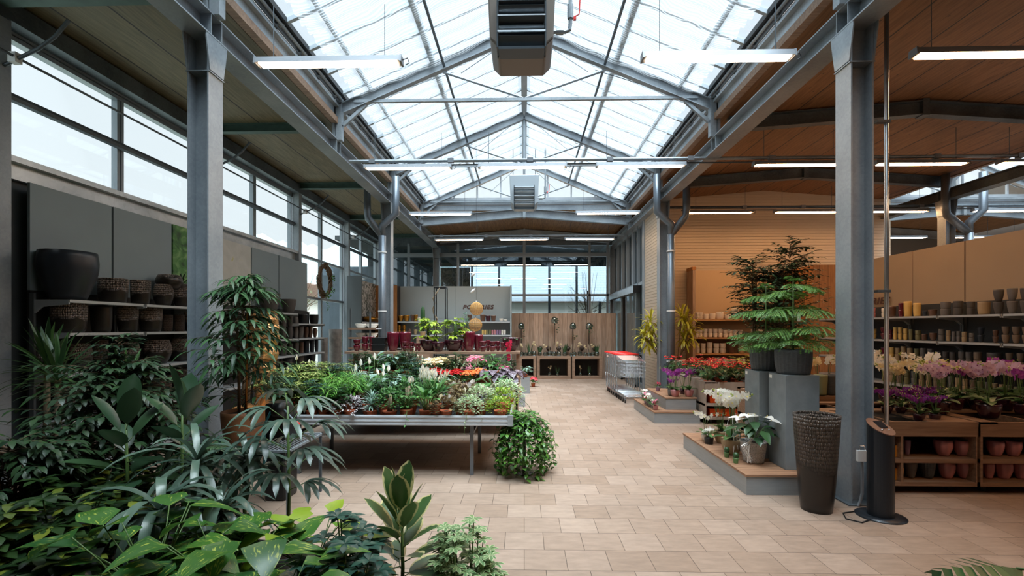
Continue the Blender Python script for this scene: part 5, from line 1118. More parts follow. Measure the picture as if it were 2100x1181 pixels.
# --- foreground, left
f, s = figtree(1.34, .66, 260, .095, .036, .32, 11, .9, 0, LANCE, 3, .1, .3, .8); f2, s2 = figtree(1.58, .2, 34, .085, .03, .9, 8, .8, 0, LANCE, 3, .55); f.add(f2); s.add(s2)
solo(plant('weeping_fig', f, 'benj', s, potm(.15, .2, .34), 'grey', soilm(.17, .31), (), BARK), (-3.0, 3.45, 0), 'large dark weeping fig bush with glossy drooping leaves at the left', 'weeping fig')
f, s = figtree(.95, .5, 170, .095, .036, .3, 10, .9, 0, LANCE, 3, .1, .3, .9)
wf = plant('weeping_fig', f, 'benj', s, potm(.14, .18, .3), 'grey', soilm(.15, .28), (), BARK)
solo(wf, (-3.05, 2.75, 0), 'lower dark weeping fig at the left edge under the big one', 'weeping fig'); solo(wf, (-2.35, 3.45, 0), 'smaller weeping fig right of the large bush, behind the rubber plants', 'weeping fig', 2, .8)
for k, (x, y, z, L, lb) in enumerate(((-4.35, 4.25, 1.30, .5, 'spiky yucca at the far left edge'), (-4.0, 4.0, 1.22, .46, 'spiky yucca standing in front of the second left shelf'), (-3.45, 4.05, 1.12, .42, 'yucca with upright blades behind the weeping fig, nearest the column'), (-4.4, 3.6, .95, .5, 'lower yucca with broad blades at the left edge'), (-4.15, 6.95, 1.98, .42, 'dark spiky yucca rising above the long-leaved fig'))):
    f = rosette((0, 0, z), 38, L, .034, 1.5, -.25, .55); c = canes([((0, 0, .25), (0, 0, z))], .025)
    if k == 4: f.add(rosette((.12, .06, z-.42), 26, L*.8, .03, 1.5, -.2, .6)); c = canes([((0, 0, .3), (0, 0, z)), ((.05, 0, .3), (.12, .06, z-.42))], .022)
    solo(plant('yucca', f, 'yucca' if k != 4 else 'dark', c, potm(.13, .17, .32), 'dgrey', soilm(.15, .3), (), CANE), (x, y, 0), lb, 'yucca')
f = rosette((0, 0, .1), 24, .2, .02, 1.4, -.2, .4); o = solo(plant('small_spiky_plant', f, 'dark', None, potm(.05, .07, .09), 'dgrey', soilm(.06, .08)), (-4.97, atX(372, 671, -4.97).y+.02, 2.20), 'small dark spiky plant on the top left shelf beside the picture panel')
f, s = schefflera(1.0, .36, 18, .12, .052, 8, OBOV, .3, 7)
sc1 = plant('umbrella_tree', f, 'sche', s, potm(.12, .16, .3), 'grey', soilm(.14, .28))
solo(sc1, (-2.28, 2.3, 0), 'dark umbrella tree filling the lower left corner', 'umbrella tree', 0, 1); solo(sc1, (-2.12, 1.85, 0), 'umbrella tree at the bottom edge, right of the corner one', 'umbrella tree', 2.2, .8); solo(sc1, (-2.6, 2.75, 0), 'umbrella tree behind the corner one with pale leaf tips', 'umbrella tree', 4, .95)
f, s = rubber(1.10, 12, .26, .14, 1.1, .2, .4); rb = plant('rubber_plant', f, 'rub', s, potm(.11, .14, .28), 'grey', soilm(.12, .26))
solo(rb, fx(258, 2.85), 'rubber plant with dark upright oval leaves, left of two', 'rubber plant', .6, .98)
solo(rb, fx(376, 3.05), 'rubber plant with olive oval leaves, right of two in front of the column', 'rubber plant', 3.0, 1.02)
def drac(z, n=46, L=.42, W=.042, droop=2.7): return rosette((0, 0, z), n, L, W, 1.15, -.5, droop, STRAP, 7)
for k, (px, Y, z, L, lb) in enumerate(((405, 2.75, .88, .44, 'dracaena with long arching grey-green leaves in front of the ochre pot'), (330, 2.35, .74, .36, 'dracaena with wide drooping leaves below the rubber plants'), (505, 2.95, .84, .36, 'dracaena with bronze-backed drooping leaves beside the lady palm'), (455, 2.5, .70, .34, 'low dracaena behind the golden pothos'))):
    solo(plant('dracaena', drac(z, 34, L*1.12, .04 if k != 1 else .048), 'drac', canes([((0, 0, .25), (0, 0, z))], .012), potm(.11, .14, .27), 'grey', soilm(.12, .25)), fx(px, Y), lb, 'dracaena')
# lady palm
f, s = M(), M(); s.tube([(0, 0, .2), (.01, 0, .6), (.0, 0, 1.16)], [.012, .01, .006], 6)
for k in range(15):
    t = k/14; z = .62+.52*t; a = k*2.4; d = dirv(a, .75-.3*(1-t)); p = Vector((0, 0, z)); e = p+d*rnd(.13, .22); s.tube([p, e], .003, 4)
    for j in range(7): f.leaf(e, dirv(a+(j-3)*.36, .25-.05*abs(j-3)), rnd(.2, .29), .036, 1.5, .2, STRAP, 5)
solo(plant('lady_palm', f, 'drac', s, potm(.1, .13, .24), 'grey', soilm(.11, .22)), fx(590, 3.0), 'slender palm with drooping fingered leaves in front of the metal bench', 'palm')
# long-leaved fig in ochre pot
f, s = figtree(1.52, .44, 120, .175, .031, .3, 7, 1.2, .4, LANCE, 4, .03, .3, .8)
pz = potm(.125, .178, .31, 'bowl')
solo(plant('long_leaved_fig', f, 'longf', s, pz, 'bigterra', soilm(.16, .29), (('support_cane', M().tube([(.03, 0, .3), (.04, 0, 1.2)], .008, 6), PM['ochre']),), BARK), (-2.55, 4.27, .593), 'tall fig with long narrow leaves in big ochre clay pot', 'fig tree')
# pothos group
f, s = hearts(.34, .42, 44, .24, .15, .7, HEART, 4, .3, .47, 5); po = plant('golden_pothos', f, 'poth', s, potm(.12, .15, .42), 'grey', soilm(.13, .4))
solo(po, fx(310, 1.95), 'golden pothos with big marbled leaves at the bottom edge', 'pothos', 0, 1.03); solo(po, fx(475, 2.0), 'pothos with striped heart leaves, right of the biggest one', 'pothos', 2.1, 1.0); solo(po, fx(560, 1.85), 'dark marbled pothos at the bottom edge beside the small umbrella tree', 'pothos', 4.1, .85)
f, s = hearts(.3, .36, 34, .17, .11, .6, HEART, 3, .25, .42, 4); solo(plant('golden_pothos', f, 'lime', s, potm(.12, .15, .42), 'grey', soilm(.13, .4)), fx(640, 2.35), 'yellow-green pothos between lady palm and variegated rubber plant', 'pothos', 1)
f, s = schefflera(.84, .27, 18, .075, .036, 7, OBOV, .3, 6, .5); solo(plant('small_umbrella_tree', f, 'scheb', s, potm(.1, .14, .3), 'grey', soilm(.12, .28)), fx(722, 2.12), 'compact blue-green umbrella tree at the bottom, left of the cream-edged rubber plant', 'umbrella tree')
f, s = rubber(.73, 26, .23, .11, 1.15, .15, .12); solo(plant('variegated_rubber_plant', f, 'rubv', s, potm(.1, .13, .25), 'grey', soilm(.11, .23)), fx(822, 2.42), 'rubber plant with cream-edged leaves at the bottom centre', 'rubber plant')
f, s = schefflera(.80, .17, 20, .052, .022, 7, OBOV, .12, 10, .6); solo(plant('pale_umbrella_tree', f, 'schel', s, potm(.08, .1, .14), 'grey', soilm(.09, .13)), fx(950, 2.38), 'pale green umbrella bush standing alone at the bottom, beside the open floor', 'umbrella tree')
f, s = schefflera(.5, .17, 12, .085, .04, 6, OBOV, .12, 5, .6); solo(plant('small_umbrella_tree', f, 'scheb', s, potm(.08, .1, .14), 'grey', soilm(.09, .13)), fx(925, 2.05), 'low blue-grey umbrella plant cut by the bottom edge under the pale one', 'umbrella tree')
# monstera, bottom right
f, s = M(), M()
def monst(p, d, L, W):
    b = f; n = 9; d = Vector(d).normalized(); sd = d.cross(Vector((0, 0, 1))).normalized(); p = Vector(p)
    for i in range(n):
        t = i/n; w = W*HEART(max(.05, t))/2
        for sg in (-1, 1):
            a = p+d*(L*t)+Vector((0, 0, -.25*L*t*t)); e0 = a+sd*sg*w+d*.02+Vector((0, 0, -.03)); wd = L/n*.44
            i0 = len(b.v); b.v += [a-d*wd*1.2, a+d*wd*1.2, e0+d*wd, e0-d*wd]; b.face([i0, i0+1, i0+2, i0+3], ((.5, t), (.5, t), (1, t), (1, t)))
    s.tube([Vector((0, 0, .2)), p.lerp(Vector((0, 0, .3)), .5)+Vector((0, 0, .1)), p], .006, 6)
q = atY(2085, 1185, 2.3); base = Vector((q.x+.42, 2.25, 0))
monst(Vector((q.x, 2.3, .53))-base, (-1, .12, .12), .38, .26); monst((.1, .1, .6), (1, .3, .2), .38, .3); monst((.0, -.1, .6), (.2, -1, .3), .36, .3); monst((.2, -.1, .7), (.8, -.7, .3), .36, .3)
solo(plant('monstera', f, 'dark', s, potm(.11, .15, .26), 'grey', soilm(.13, .24)), base, 'monstera reaching one slit leaf into the bottom right corner', 'monstera')
# --- bench plants: prototypes
TP = lambda r=.062, h=.1: potm(r*.72, r, h)
def bp(name, f, fm, s=None, r=.062, h=.1, extra=(), pm='terra', sm=None): return plant(name, f, fm, s, TP(r, h), pm, soilm(r*.85, h*.9), extra, sm)
B = {}
f, s = schefflera(.42, .19, 11, .075, .024, 7, LANCE, .08, 6, .6); B['sche'] = bp('variegated_umbrella_plant', f, 'schey', s)
f, s = schefflera(.42, .19, 12, .06, .022, 7, LANCE, .08, 6, .6, 2); B['dsche'] = bp('green_umbrella_plant', f, 'scheb', s)
f = M(); s = M()
for i in range(34):
    a = rnd(0, 6.28); b0 = Vector((rnd(-.03, .03), rnd(-.03, .03), .09)); d = dirv(a, rnd(1.0, 1.45)); p = b0+d*rnd(.14, .26); s.tube([b0, p], .002, 4)
    for k in range(7): f.leaf(b0.lerp(p, .5+.5*k/6)+Vector((0, 0, 0)), dirv(a+(1 if k % 2 else -1)*.6, .7-.5*k/6), .16, .014, 1.1, .1, STRAP, 3)
B['palm'] = bp('young_palm', f, 'palm', s)
def lilyf(nfl, fm, H=.3):
    f, s, w, sp = M(), M(), M(), M()
    for i in range(26):
        a = rnd(0, 6.28); b0 = Vector((rnd(-.03, .03), rnd(-.03, .03), .09)); el = rnd(.7, 1.4); p = b0+dirv(a, el)*H*rnd(.4, .7); s.tube([b0, p], .002, 4); f.leaf(p, dirv(a, el*.7), rnd(.12, .17), .045, 1.0, .2, LANCE, 4)
    for i in range(nfl):
        a = rnd(0, 6.28); b0 = Vector((0, 0, .1)); p = b0+dirv(a, rnd(1.05, 1.5))*H*rnd(.9, 1.25); s.tube([b0, p], .002, 4); w.leaf(p, (rnd(-.3, .3), rnd(-.4, 0), 1), .075, .034, .2, .5, LANCE, 4, Vector((0, 1, 0))); sp.tube([p, p+Vector((0, -.006, .045))], .004, 5)
    return bp('peace_lily', f, fm, s, extra=(('white_spathes', w, PT['white']), ('spadices', sp, PT['cream'])))
B['lily'] = lilyf(4, 'mid'); B['lilyw'] = lilyf(20, 'mid', .22)
B['trad'] = bp('purple_striped_wandering_plant', mound(.19, .16, 170, .075, .03, LANCE, .08, .7, 3), 'purp')
B['fern'] = bp('silver_star_plant', rosette((0, 0, .16), 46, .15, .02, 1.2, -.5, .8, LANCE, 3).add(rosette((.05, .03, .22), 26, .12, .018, 1.3, -.3, .8, LANCE, 3)), 'silver', canes([((0, 0, .09), (0, 0, .18)), ((.01, 0, .09), (.05, .03, .22))], .005))
f = mound(.14, .13, 280, .045, .027, OVAL, .2, .4, 2, -.4); s = canes([((.02, 0, .09), (0, 0, .27)), ((-.03, 0, .09), (-.01, .02, .25)), ((0, .02, .09), (.03, 0, .26))], .012); B['bonsai'] = bp('ginseng_fig', f, 'mid', s, .078, .095, sm=CANE)
f, s = hearts(.12, .2, 60, .05, .04, .6, HEART, 3, .2, .08, 3); B['ivy'] = bp('small_ivy', f, 'mid', s)
B['bron'] = bp('bronze_leaved_plant', mound(.15, .15, 130, .06, .045, OVAL, .08, .4, 2), 'bronze')
f, s = M(), M(); f = mound(.16, .17, 420, .032, .022, OVAL, .09, .4, 2)
_, s = hearts(.1, .1, 1, .03, .02, .5, OVAL, 0, .2, .08); g_, s3 = hearts(.1, .1, 4, .035, .025, .5, OVAL, 6, .28, .08, 2); f.add(g_); B['pale'] = bp('pale_creeping_fig', f, 'pale', s3)
f = mound(.15, .15, 380, .028, .02, OVAL, .09, .4, 2); B['lime'] = bp('yellow_green_creeper', f, 'lime', None)
B['pinkish'] = bp('pink_tinged_begonia', mound(.14, .14, 90, .07, .055, HEART, .08, .5, 3), leafmat('pink_green_leaf', '#5b6a4c', '#a58482', .4, .2, 'streak', '#c9a9a6', 4, .55))
f, s = hearts(.17, .26, 40, .12, .075, .7, HEART, 0, .2, .08, 4, (.3, 1.2)); B['broad'] = bp('broad_leaved_plant', f, 'mid', s)
f, s = hearts(.17, .26, 36, .13, .06, .7, LANCE, 0, .2, .08, 4, (.5, 1.3)); B['calath'] = bp('striped_prayer_plant', f, 'silver', s)
f = rosette((0, 0, .1), 60, .3, .016, 1.45, .1, 1.2, STRAP, 5); B['grass'] = bp('spider_plant', f, 'pale', None)
f, s = schefflera(.36, .17, 10, .05, .03, 5, OVAL, .08, 7, .5, 2); B['bushy'] = bp('bushy_green_plant', f, 'dark', s)
NAMES = dict(sche='umbrella plant with yellow-striped leaflets', dsche='blue-green umbrella plant', palm='bright green young palm', lily='peace lily with a few white blooms', lilyw='dense bunch of white peace lily blooms', trad='purple and silver striped trailing plant', fern='silvery star-leaved plant', bonsai='ginseng fig with thick pale roots', ivy='small green ivy', bron='bronze-leaved plant', pale='pale creeping fig spilling over the rim', lime='yellow-green creeper mound', pinkish='pink-tinged begonia', broad='broad-leaved green plant', calath='silver-veined prayer plant', grass='arching spider plant', bushy='bushy dark green plant')
def row(kinds, Y, Z, where, sc=1, grp=None):
    c = {}
    for i, (px, kd) in enumerate(kinds):
        c[kd] = c.get(kd, 0)+1; q = atY(px, 671, Y)
        place(B[kd], (q.x, Y+rnd(-.02, .02), Z), rnd(0, 6.28), sc*rnd(.92, 1.08), '%s, %s such from left, %s' % (NAMES[kd], NTH[c[kd]-1], where), 'potted plant', grp or 'potted plants on the metal bench')
BZ = .616
row([(575, 'dsche'), (603, 'sche'), (640, 'dsche'), (664, 'palm'), (690, 'bushy'), (716, 'trad'), (762, 'fern'), (800, 'bonsai'), (833, 'ivy'), (873, 'lily'), (915, 'bron'), (962, 'pale'), (1025, 'lime')], 5.36, BZ, 'front bench row', 1.12)
row([(580, 'sche'), (625, 'sche'), (672, 'palm'), (715, 'palm'), (755, 'lily'), (790, 'bushy'), (840, 'bonsai'), (893, 'lilyw'), (945, 'bron'), (985, 'pale'), (1030, 'lime')], 5.72, BZ, 'second bench row', 1.35)
row([(598, 'sche'), (640, 'sche'), (682, 'palm'), (725, 'palm'), (765, 'lily'), (800, 'calath'), (838, 'bushy'), (880, 'lilyw'), (920, 'bron'), (962, 'bron'), (1005, 'pinkish'), (1040, 'pale')], 6.1, BZ, 'third bench row', 1.35)
row([(612, 'lily'), (645, 'sche'), (690, 'dsche'), (730, 'grass'), (770, 'calath'), (810, 'bushy'), (850, 'bushy'), (890, 'calath'), (925, 'bron'), (970, 'pinkish'), (1012, 'broad')], 6.5, BZ, 'fourth bench row', 1.35)
row([(625, 'broad'), (660, 'sche'), (700, 'sche'), (740, 'fern'), (780, 'bushy'), (820, 'broad'), (860, 'dsche')], 6.85, BZ, 'rearmost bench row', 1.35)
def flowering(col, n, fl=.016, fm='mid', R_=.13, H=.12, pet=4):
    f = mound(R_, H*.8, 60, .07, .055, OVAL, .08, .5, 2); w = M()
    for i in range(n):
        a = rnd(0, 6.28); t = math.sqrt(R.random()); p = Vector((R_*t*math.cos(a), R_*t*math.sin(a), .1+H*(1.25-.5*t*t)+rnd(-.01, .02))); flower5(w, p, p-Vector((0, .05, .05)), fl*rnd(.8, 1.2), pet, .9, 2)
    return bp('flowering_pot_plant', f, fm, None, extra=(('blossoms', w, PT[col]),))
B['kred'] = flowering('red', 130, .02); B['korange'] = flowering('orange', 150, .021); B['kcream'] = flowering('cream', 150, .022, R_=.14); B['kcoral'] = flowering('coral', 40, .03, pet=5); B['kpink'] = flowering('pink', 60, .02)
f, s = M(), M()
for i in range(17):
    a = rnd(0, 6.28); e = rnd(.2, 1.1); tip = Vector((.15*math.cos(a)*math.cos(e*.5), .15*math.sin(a)*math.cos(e*.5)-.02, .1+.2*math.sin(e))); s.tube([(0, 0, .09), tip], .004, 5); f.leaf(tip, dirv(a, rnd(-.6, .1)), rnd(.19, .23), .16, .9, .15, HEART, 6)
B['rex'] = bp('painted_leaf_begonia', f, 'rexb', s)
NAMES.update(kred='kalanchoe with bright red blossoms', korange='kalanchoe with orange blossoms', kcream='chrysanthemum with cream blossoms', kcoral='plant with coral blooms', kpink='plant with small pink blossoms', rex='begonia with dark silver-veined painted leaves')
PG = 'potted plants on the wooden planter table'; TZ = .632
row([(893, 'kred'), (915, 'kred'), (938, 'kred'), (962, 'korange'), (986, 'korange'), (1012, 'rex'), (1042, 'rex')], 7.45, TZ+.11, 'front wooden table row', 1.0, PG)
row([(745, 'bushy'), (775, 'broad'), (805, 'calath'), (835, 'bushy'), (880, 'kcream'), (903, 'kcream'), (935, 'bushy'), (975, 'kpink'), (1015, 'broad')], 7.75, TZ+.2, 'second wooden table row', 1.3, PG)
row([(735, 'calath'), (760, 'broad'), (790, 'bushy'), (820, 'broad'), (850, 'lily'), (880, 'kcoral'), (912, 'bushy'), (940, 'grass'), (965, 'kpink'), (995, 'bushy'), (1025, 'kpink')], 8.12, TZ+.05, 'under the raised shelf', 1.3, PG)
row([(730, 'broad'), (765, 'bushy'), (800, 'bushy'), (835, 'grass'), (870, 'kcoral'), (905, 'dsche'), (940, 'bushy'), (975, 'grass'), (1010, 'dsche'), (1040, 'bushy')], 8.85, TZ, 'back wooden table row', 1.3, PG)
# end-of-table plants
place(B['kcoral'], (.25, 13.4, 0), 0, 1, 'small plant with red bracts on the floor beyond the display boxes', 'potted plant'); place(B['calath'], (.03, 12.1, .392), 1, .9, 'drooping patterned plant on the taller grey box', 'potted plant'); place(B['lime'], (-.1, 10.1, .222), 2, .8, 'small mixed green plant on the lower grey box', 'potted plant')
f, s = hearts(.1, .1, 12, .09, .06, .7, HEART, 3, .2, .1, 3); place(bp('pothos', f, 'pothd', s), (.0, 8.6, .0), 0, 1.0, 'small pothos in terracotta pot on the floor at the planter table end', 'pothos')
# trailing pothos at the bench corner, on a stool
f, s = hearts(.19, .15, 60, .115, .085, .8, HEART, 100, .72, .13, 4); tpz = plant('trailing_pothos', f, 'pothd', s, potm(.08, .1, .16), 'black', soilm(.085, .15))
o = M(); o.tube([(0, 0, 0), (0, 0, .43)], .02, 8); o.lathe([(.1, .0), (.1, .012)], 14); o.lathe([(.09, .43), (.09, .445)], 14); o = o.build('plant_stand', BLACKP); o.location = (.0, 5.42, 0); tag(o, 'black plant stand hidden under the trailing pothos at the bench corner', 'plant stand')
solo(tpz, (.0, 5.42, .447), 'pothos trailing to the floor at the right corner of the metal bench', 'pothos', 0, .95)
# lime plants in ribbed burgundy bowls on the raised shelf
for k, px in enumerate((880, 930)):
    f, s = figtree(.56, .24, 26, .13, .05, .15, 6, .9, 0, OVAL, 3, .15, .3, .6); q = atY(px, 720, 8.55)
    solo(plant('lime_leaved_plant', f, 'lime', s, potm(.07, .16, .2, 'bowl', 16, .09), 'burgd', soilm(.13, .18)), (q.x, 8.55, 1.236), 'lime green leafy plant in plum fluted bowl, %s of two on the raised shelf' % ('left', 'right')[k], 'potted plant')
f, s, w = M(), M(), M()
for i in range(6): a = i*1.05; f.leaf((0, 0, .2), dirv(a, .35), .24, .07, .9, .25, STRAP, 5)
pts = [Vector((.0, -.03, .2)), Vector((-.02, -.12, .24)), Vector((-.03, -.2, .18)), Vector((-.03, -.23, .05)), Vector((-.03, -.235, -.14))]; s.tube(pts, .004, 5)
for j in range(26): t = j/25; p = pts[2].lerp(pts[4], t)+Vector((rnd(-.05, .05)*(1.1-t), rnd(-.03, .02), 0)); flower5(w, p, (rnd(-.4, .4), -1, rnd(-.5, .1)), .034, 5, .8, 2)
q = atY(1048, 720, 8.55); solo(plant('hanging_orchid', f, 'orch', s, potm(.07, .15, .24, 'bowl', 16, .09), 'burgd', soilm(.12, .22), (('magenta_blossoms', w, PT['magenta']),)), (q.x, 8.56, 1.236), 'orchid with a magenta flower cluster hanging over the raised shelf end', 'orchid')
# blue-green twiggy plant and cactus near the far shelf
f, s = figtree(1.0, .2, 60, .07, .006, .1, 16, .3, .7, STRAP, 2, .1, .3, -.3); solo(plant('twiggy_conifer', f, 'bluegr', s, potm(.1, .14, .25), 'dgrey', soilm(.12, .23)), fx(955, 11, 1.0), 'feathery blue-green plant left of the rattan balls', 'potted plant'); o = M().box(-1.75, -.95, 10.8, 11.25, 0, .998).build('display_cupboard', BLEACH); tag(o, 'wooden cupboard under the feathery blue-green plant', 'cupboard')
c = M().lathe([(.03, 0), (.045, .1), (.05, .3), (.045, .5), (.02, .58), (.004, .6)], 10, (0, 0, .1), lambda a, t, r: 1+.12*math.cos(a*5)); solo(plant('column_cactus', None, 'dark', None, potm(.05, .07, .11), 'sand', soilm(.06, .1), (('cactus_body', c, LM['dark']),)), (atY(867, 650, 11).x, 11, 1.45), 'slim column cactus behind the left lime plant', 'cactus'); o = M().box(-2.45, -2.15, 10.8, 11.2, 0, 1.448).build('pedestal', BLEACH); tag(o, 'slim wooden pedestal under the column cactus', 'pedestal')
# moss strip plants by the tall vases
f = M()
for i in range(260): t = R.random(); f.leaf((rnd(-.05, .05), rnd(-.05, .05), 1.5-1.1*t), (rnd(-1, 1), rnd(-1, 0), -1.2), .05, .02, .5, .1, LANCE, 2)
mo = plant('hanging_moss_plant', f, 'palm', canes([((0, 0, 0), (0, 0, 1.5))], .02), potm(.09, .1, .02), 'dgrey'); solo(mo, fx(697, 12.3), 'bright green hanging moss plant right of the wide floor vase'); 
# --- right side
OR = {}
OR['wp'] = orchid('white', 'yellow', 'burgd', .07, .12, .56, 2, 7, .042); OR['cr'] = orchid('cream', 'yellow', 'burgd', .065, .11, .52, 2, 8, .042); OR['li'] = orchid('lilac', 'dpurple', 'burgd', .09, .13, .5, 3, 8, .04, .24); OR['pu'] = orchid('purple', 'dpurple', 'burgd', .07, .12, .5, 2, 9, .036)
OR['sm'] = orchid('violet', 'dpurple', 'burgd', .05, .07, .24, 7, 8, .02, .13, 0, True)
ONM = dict(wp='white orchid with yellow centres', cr='cream white orchid', li='pale lilac orchid with purple centres', pu='deep purple orchid', sm='small violet orchid with many tiny blossoms')
def orow(kinds, Y, Z, where, sc=1, grp='orchids on the right display tables'):
    c = {}
    for px, kd in kinds:
        c[kd] = c.get(kd, 0)+1; q = atY(px, 671, Y); place(OR[kd], (q.x, Y+rnd(-.03, .03), Z), rnd(0, 6.28), sc*rnd(.92, 1.08), '%s, %s such from left, %s' % (ONM[kd], NTH[c[kd]-1], where), 'orchid', grp)
orow([(1915, 'sm'), (1880, 'sm')], 5.02, .7, 'front orchid table row'); orow([(2030, 'li')], 5.05, .722, 'front orchid table row', 1.05)
orow([(1818, 'sm'), (1850, 'sm'), (1885, 'sm'), (1925, 'li'), (2092, 'pu')], 5.3, .722, 'second orchid table row', 1.0)
orow([(1820, 'sm'), (1850, 'sm'), (1880, 'sm'), (1905, 'sm'), (1965, 'pu'), (2005, 'li'), (2060, 'li'), (2110, 'pu')], 5.55, .722, 'third orchid table row')
orow([(1825, 'cr'), (1855, 'cr'), (1890, 'wp'), (1920, 'cr'), (1950, 'li'), (1985, 'pu'), (2020, 'li'), (2065, 'pu'), (2095, 'li')], 5.78, .722, 'fourth orchid table row')
orow([(1815, 'wp'), (1842, 'wp'), (1872, 'cr'), (1905, 'wp'), (1935, 'cr'), (1965, 'li'), (2000, 'cr'), (2035, 'pu'), (2070, 'li'), (2100, 'pu')], 6.02, .722, 'back orchid table row')
orow([(1700, 'wp'), (1680, 'cr'), (1725, 'cr'), (1755, 'wp')], 7.0, .722, 'table behind the near column', 1.0, 'white orchids behind the column')
for k, (px, mt, w, h) in enumerate(((1686, 'sage', 20, 42), (1706, 'grey', 22, 36))):
    q = atY(px, 800, 6.72); potthing(mt, 'taper', .07, .085, .28, (q.x, 6.75, .722), '%s cylinder pot between pedestal and near column' % ('sage green', 'dark grey')[k], 'pot')
q = atY(1676, 745, 6.3); potthing('ochre', 'round', .08, .1, .28, (3.82, 7.25, .722), 'ochre woven-look round vase beside the rear of the pedestal pots', 'vase')
# anthuriums
def anth(col, nf=9, H=.3, L=.13, pm='terra', r=.065, h=.11, name='anthurium'):
    f, s, w, sp = M(), M(), M(), M()
    for i in range(24): a = rnd(0, 6.28); e = rnd(.4, 1.3); p = Vector((0, 0, h))+dirv(a, e)*H*rnd(.5, .8); s.tube([(0, 0, h), p], .0025, 4); f.leaf(p, dirv(a, rnd(-.5, .2)), L*rnd(.8, 1.1), L*.62, .6, .2, HEART, 4)
    for i in range(nf): a = rnd(0, 6.28); p = Vector((0, 0, h))+dirv(a, rnd(.8, 1.45))*H*rnd(.85, 1.15); s.tube([(0, 0, h), p], .0025, 4); w.leaf(p-dirv(a, 0)*.03, Vector((math.cos(a), math.sin(a)-.6, .1)), L*.9, L*.8, .3, .25, HEART, 4); sp.tube([p, p+Vector((math.cos(a)*.02, math.sin(a)*.02-.01, .03))], .003, 5)
    return plant(name, f, 'dark', s, potm(r*.75, r, h), pm, soilm(r*.85, h*.9), (('spathes', w, PT[col]), ('spadices', sp, PT['yellow'])))
AN = [anth('red', 6), anth('coral', 5), anth('green', 6)]; c = 0
for j, Y in enumerate((8.42, 8.8, 9.2, 9.6, 10.0)):
    for i in range(6):
        x = 3.2+.27*i+.08*(j % 2); k = (0, 1, 0, 1, 2, 2)[i] if j < 3 else (1, 0, 1, 0, 2, 2)[i]
        place(AN[k], (x, Y, .613), rnd(0, 6), rnd(.9, 1.1), '%s anthurium, place %s from the aisle in the %s row of its table' % (('bright red', 'coral red', 'greenish white')[k], NTH[i], NTH[j]), 'anthurium', 'anthuriums on the limed table')
place(AN[0], (3.2, 10.15, .613), 0, 1.1, 'tallest red anthurium at the back corner of its table', 'anthurium')
# step orchids and tiny pots
st = orchid('purple', 'dpurple', 'pink', .075, .12, .5, 4, 9, .034, .2, 9)
for k, px in enumerate((1382, 1410)): q = onZ(px, 812, .42); solo(st, (q.x, 8.62, .423), 'purple orchid in dusty pink ribbed bowl on the upper step, %s of two' % ('left', 'right')[k], 'orchid', 1.3*k, 1.0, 'purple orchids on the upper step')
sm2 = orchid('violet', 'dpurple', 'mgrey', .062, .11, .3, 3, 7, .022, .13, 0, True, 'drum'); solo(sm2, (2.66, 8.72, .423), 'small violet orchid in a grey mug pot on the upper step', 'orchid'); sm3 = orchid('purple', 'white', 'burgd', .05, .09, .42, 3, 8, .03, .12); solo(sm3, (2.92, 8.9, .423), 'purple orchid in dark pot behind the pink bowls', 'orchid'); solo(sm3, (2.75, 9.05, .423), 'purple orchid farther back on the upper step', 'orchid', 2)
def tiny(col, pm, kind): 
    w = M(); [flower5(w, Vector((rnd(-.045, .045), rnd(-.045, .045), rnd(.1, .17))), (rnd(-1, 1), -1, 1), .022, 5, .9, 2) for _ in range(16)]
    return plant('tiny_flower_pot', mound(.055, .06, 26, .05, .035, OVAL, .07, .5, 2), 'mid', None, potm(.032, .045, .075), pm, soilm(.038, .07), (('blossoms', w, PT[col]),))
TN = [tiny('pink', 'pink', 0), tiny('white', 'mgrey', 1), tiny('magenta', 'lav', 2)]
for k, (px, py, z, t, sc) in enumerate(((1309, 822, .2, 0, 1.1), (1320, 827, .2, 1, .9), (1329, 831, .2, 1, 1.2), (1338, 836, .2, 1, 1.3), (1337, 850-10, .2, 2, .8), (1345, 800, .42, 2, 1.0), (1327, 800, .2, 0, 1.0), (1344, 832, .2, 1, 1.2))):
    q = onZ(px, py, z); 
    if z == .2: q.x = min(2.42, max(2.32, q.x)); q.y = 8.5+.17*k
    else: q.x = 2.6; q.y = 9.35
    place(TN[t], (q.x, q.y, z+.003), rnd(0, 6), sc, 'tiny %s flowering pot on the %s zinc step, %s from the front' % (('pink', 'white', 'magenta')[t], 'lower' if z == .2 else 'upper', NTH[k]), 'flower pot', 'tiny flower pots on the zinc steps')
# platform plants
wa = anth('white', 8, .3, .17, 'weave', .135, .23, 'white_anthurium'); q = onZ(1550, 950, .2)
rb_ = M()
for k in range(10): rb_.tube([(-.06, -.09, .26), (-.1-.01*k, -.11+rnd(-.02, .02), .2), (-.1+rnd(-.03, .03), -.12, .02+rnd(0, .08))], .003, 4, False)
for k in range(4): rb_.leaf((-.07, -.1, .27), dirv(1.57*k, .2), .06, .04, .8, .4, OVAL, 3)
o = solo(wa, (q.x, q.y+.05, .203), 'white anthurium in white wicker pot at the front of the platform', 'anthurium', 0, 1.0)
b_ = rb_.build('ribbon_bow', pmat('white_ribbon', '#eceae4', .5), o)
wo = orchid('white', 'yellow', 'sand', .12, .18, .74, 6, 9, .05, .26, 0, False, 'bowl'); q = onZ(1508, 935, .2); o = solo(wo, (q.x, q.y+.1, .203), 'big white orchid arrangement in burlap pot with ribbons', 'orchid', .7, .95)
rb2 = M()
for k in range(14): a = rnd(2.6, 6); rb2.tube([(.05*math.cos(a), .05*math.sin(a), rnd(.35, .5)), (.09*math.cos(a), .09*math.sin(a), .28), (.12*math.cos(a), .12*math.sin(a), rnd(.02, .12))], .003, 4, False)
rb2.build('ribbons', pmat('white_ribbon_strand', '#e6e3db', .5), o)
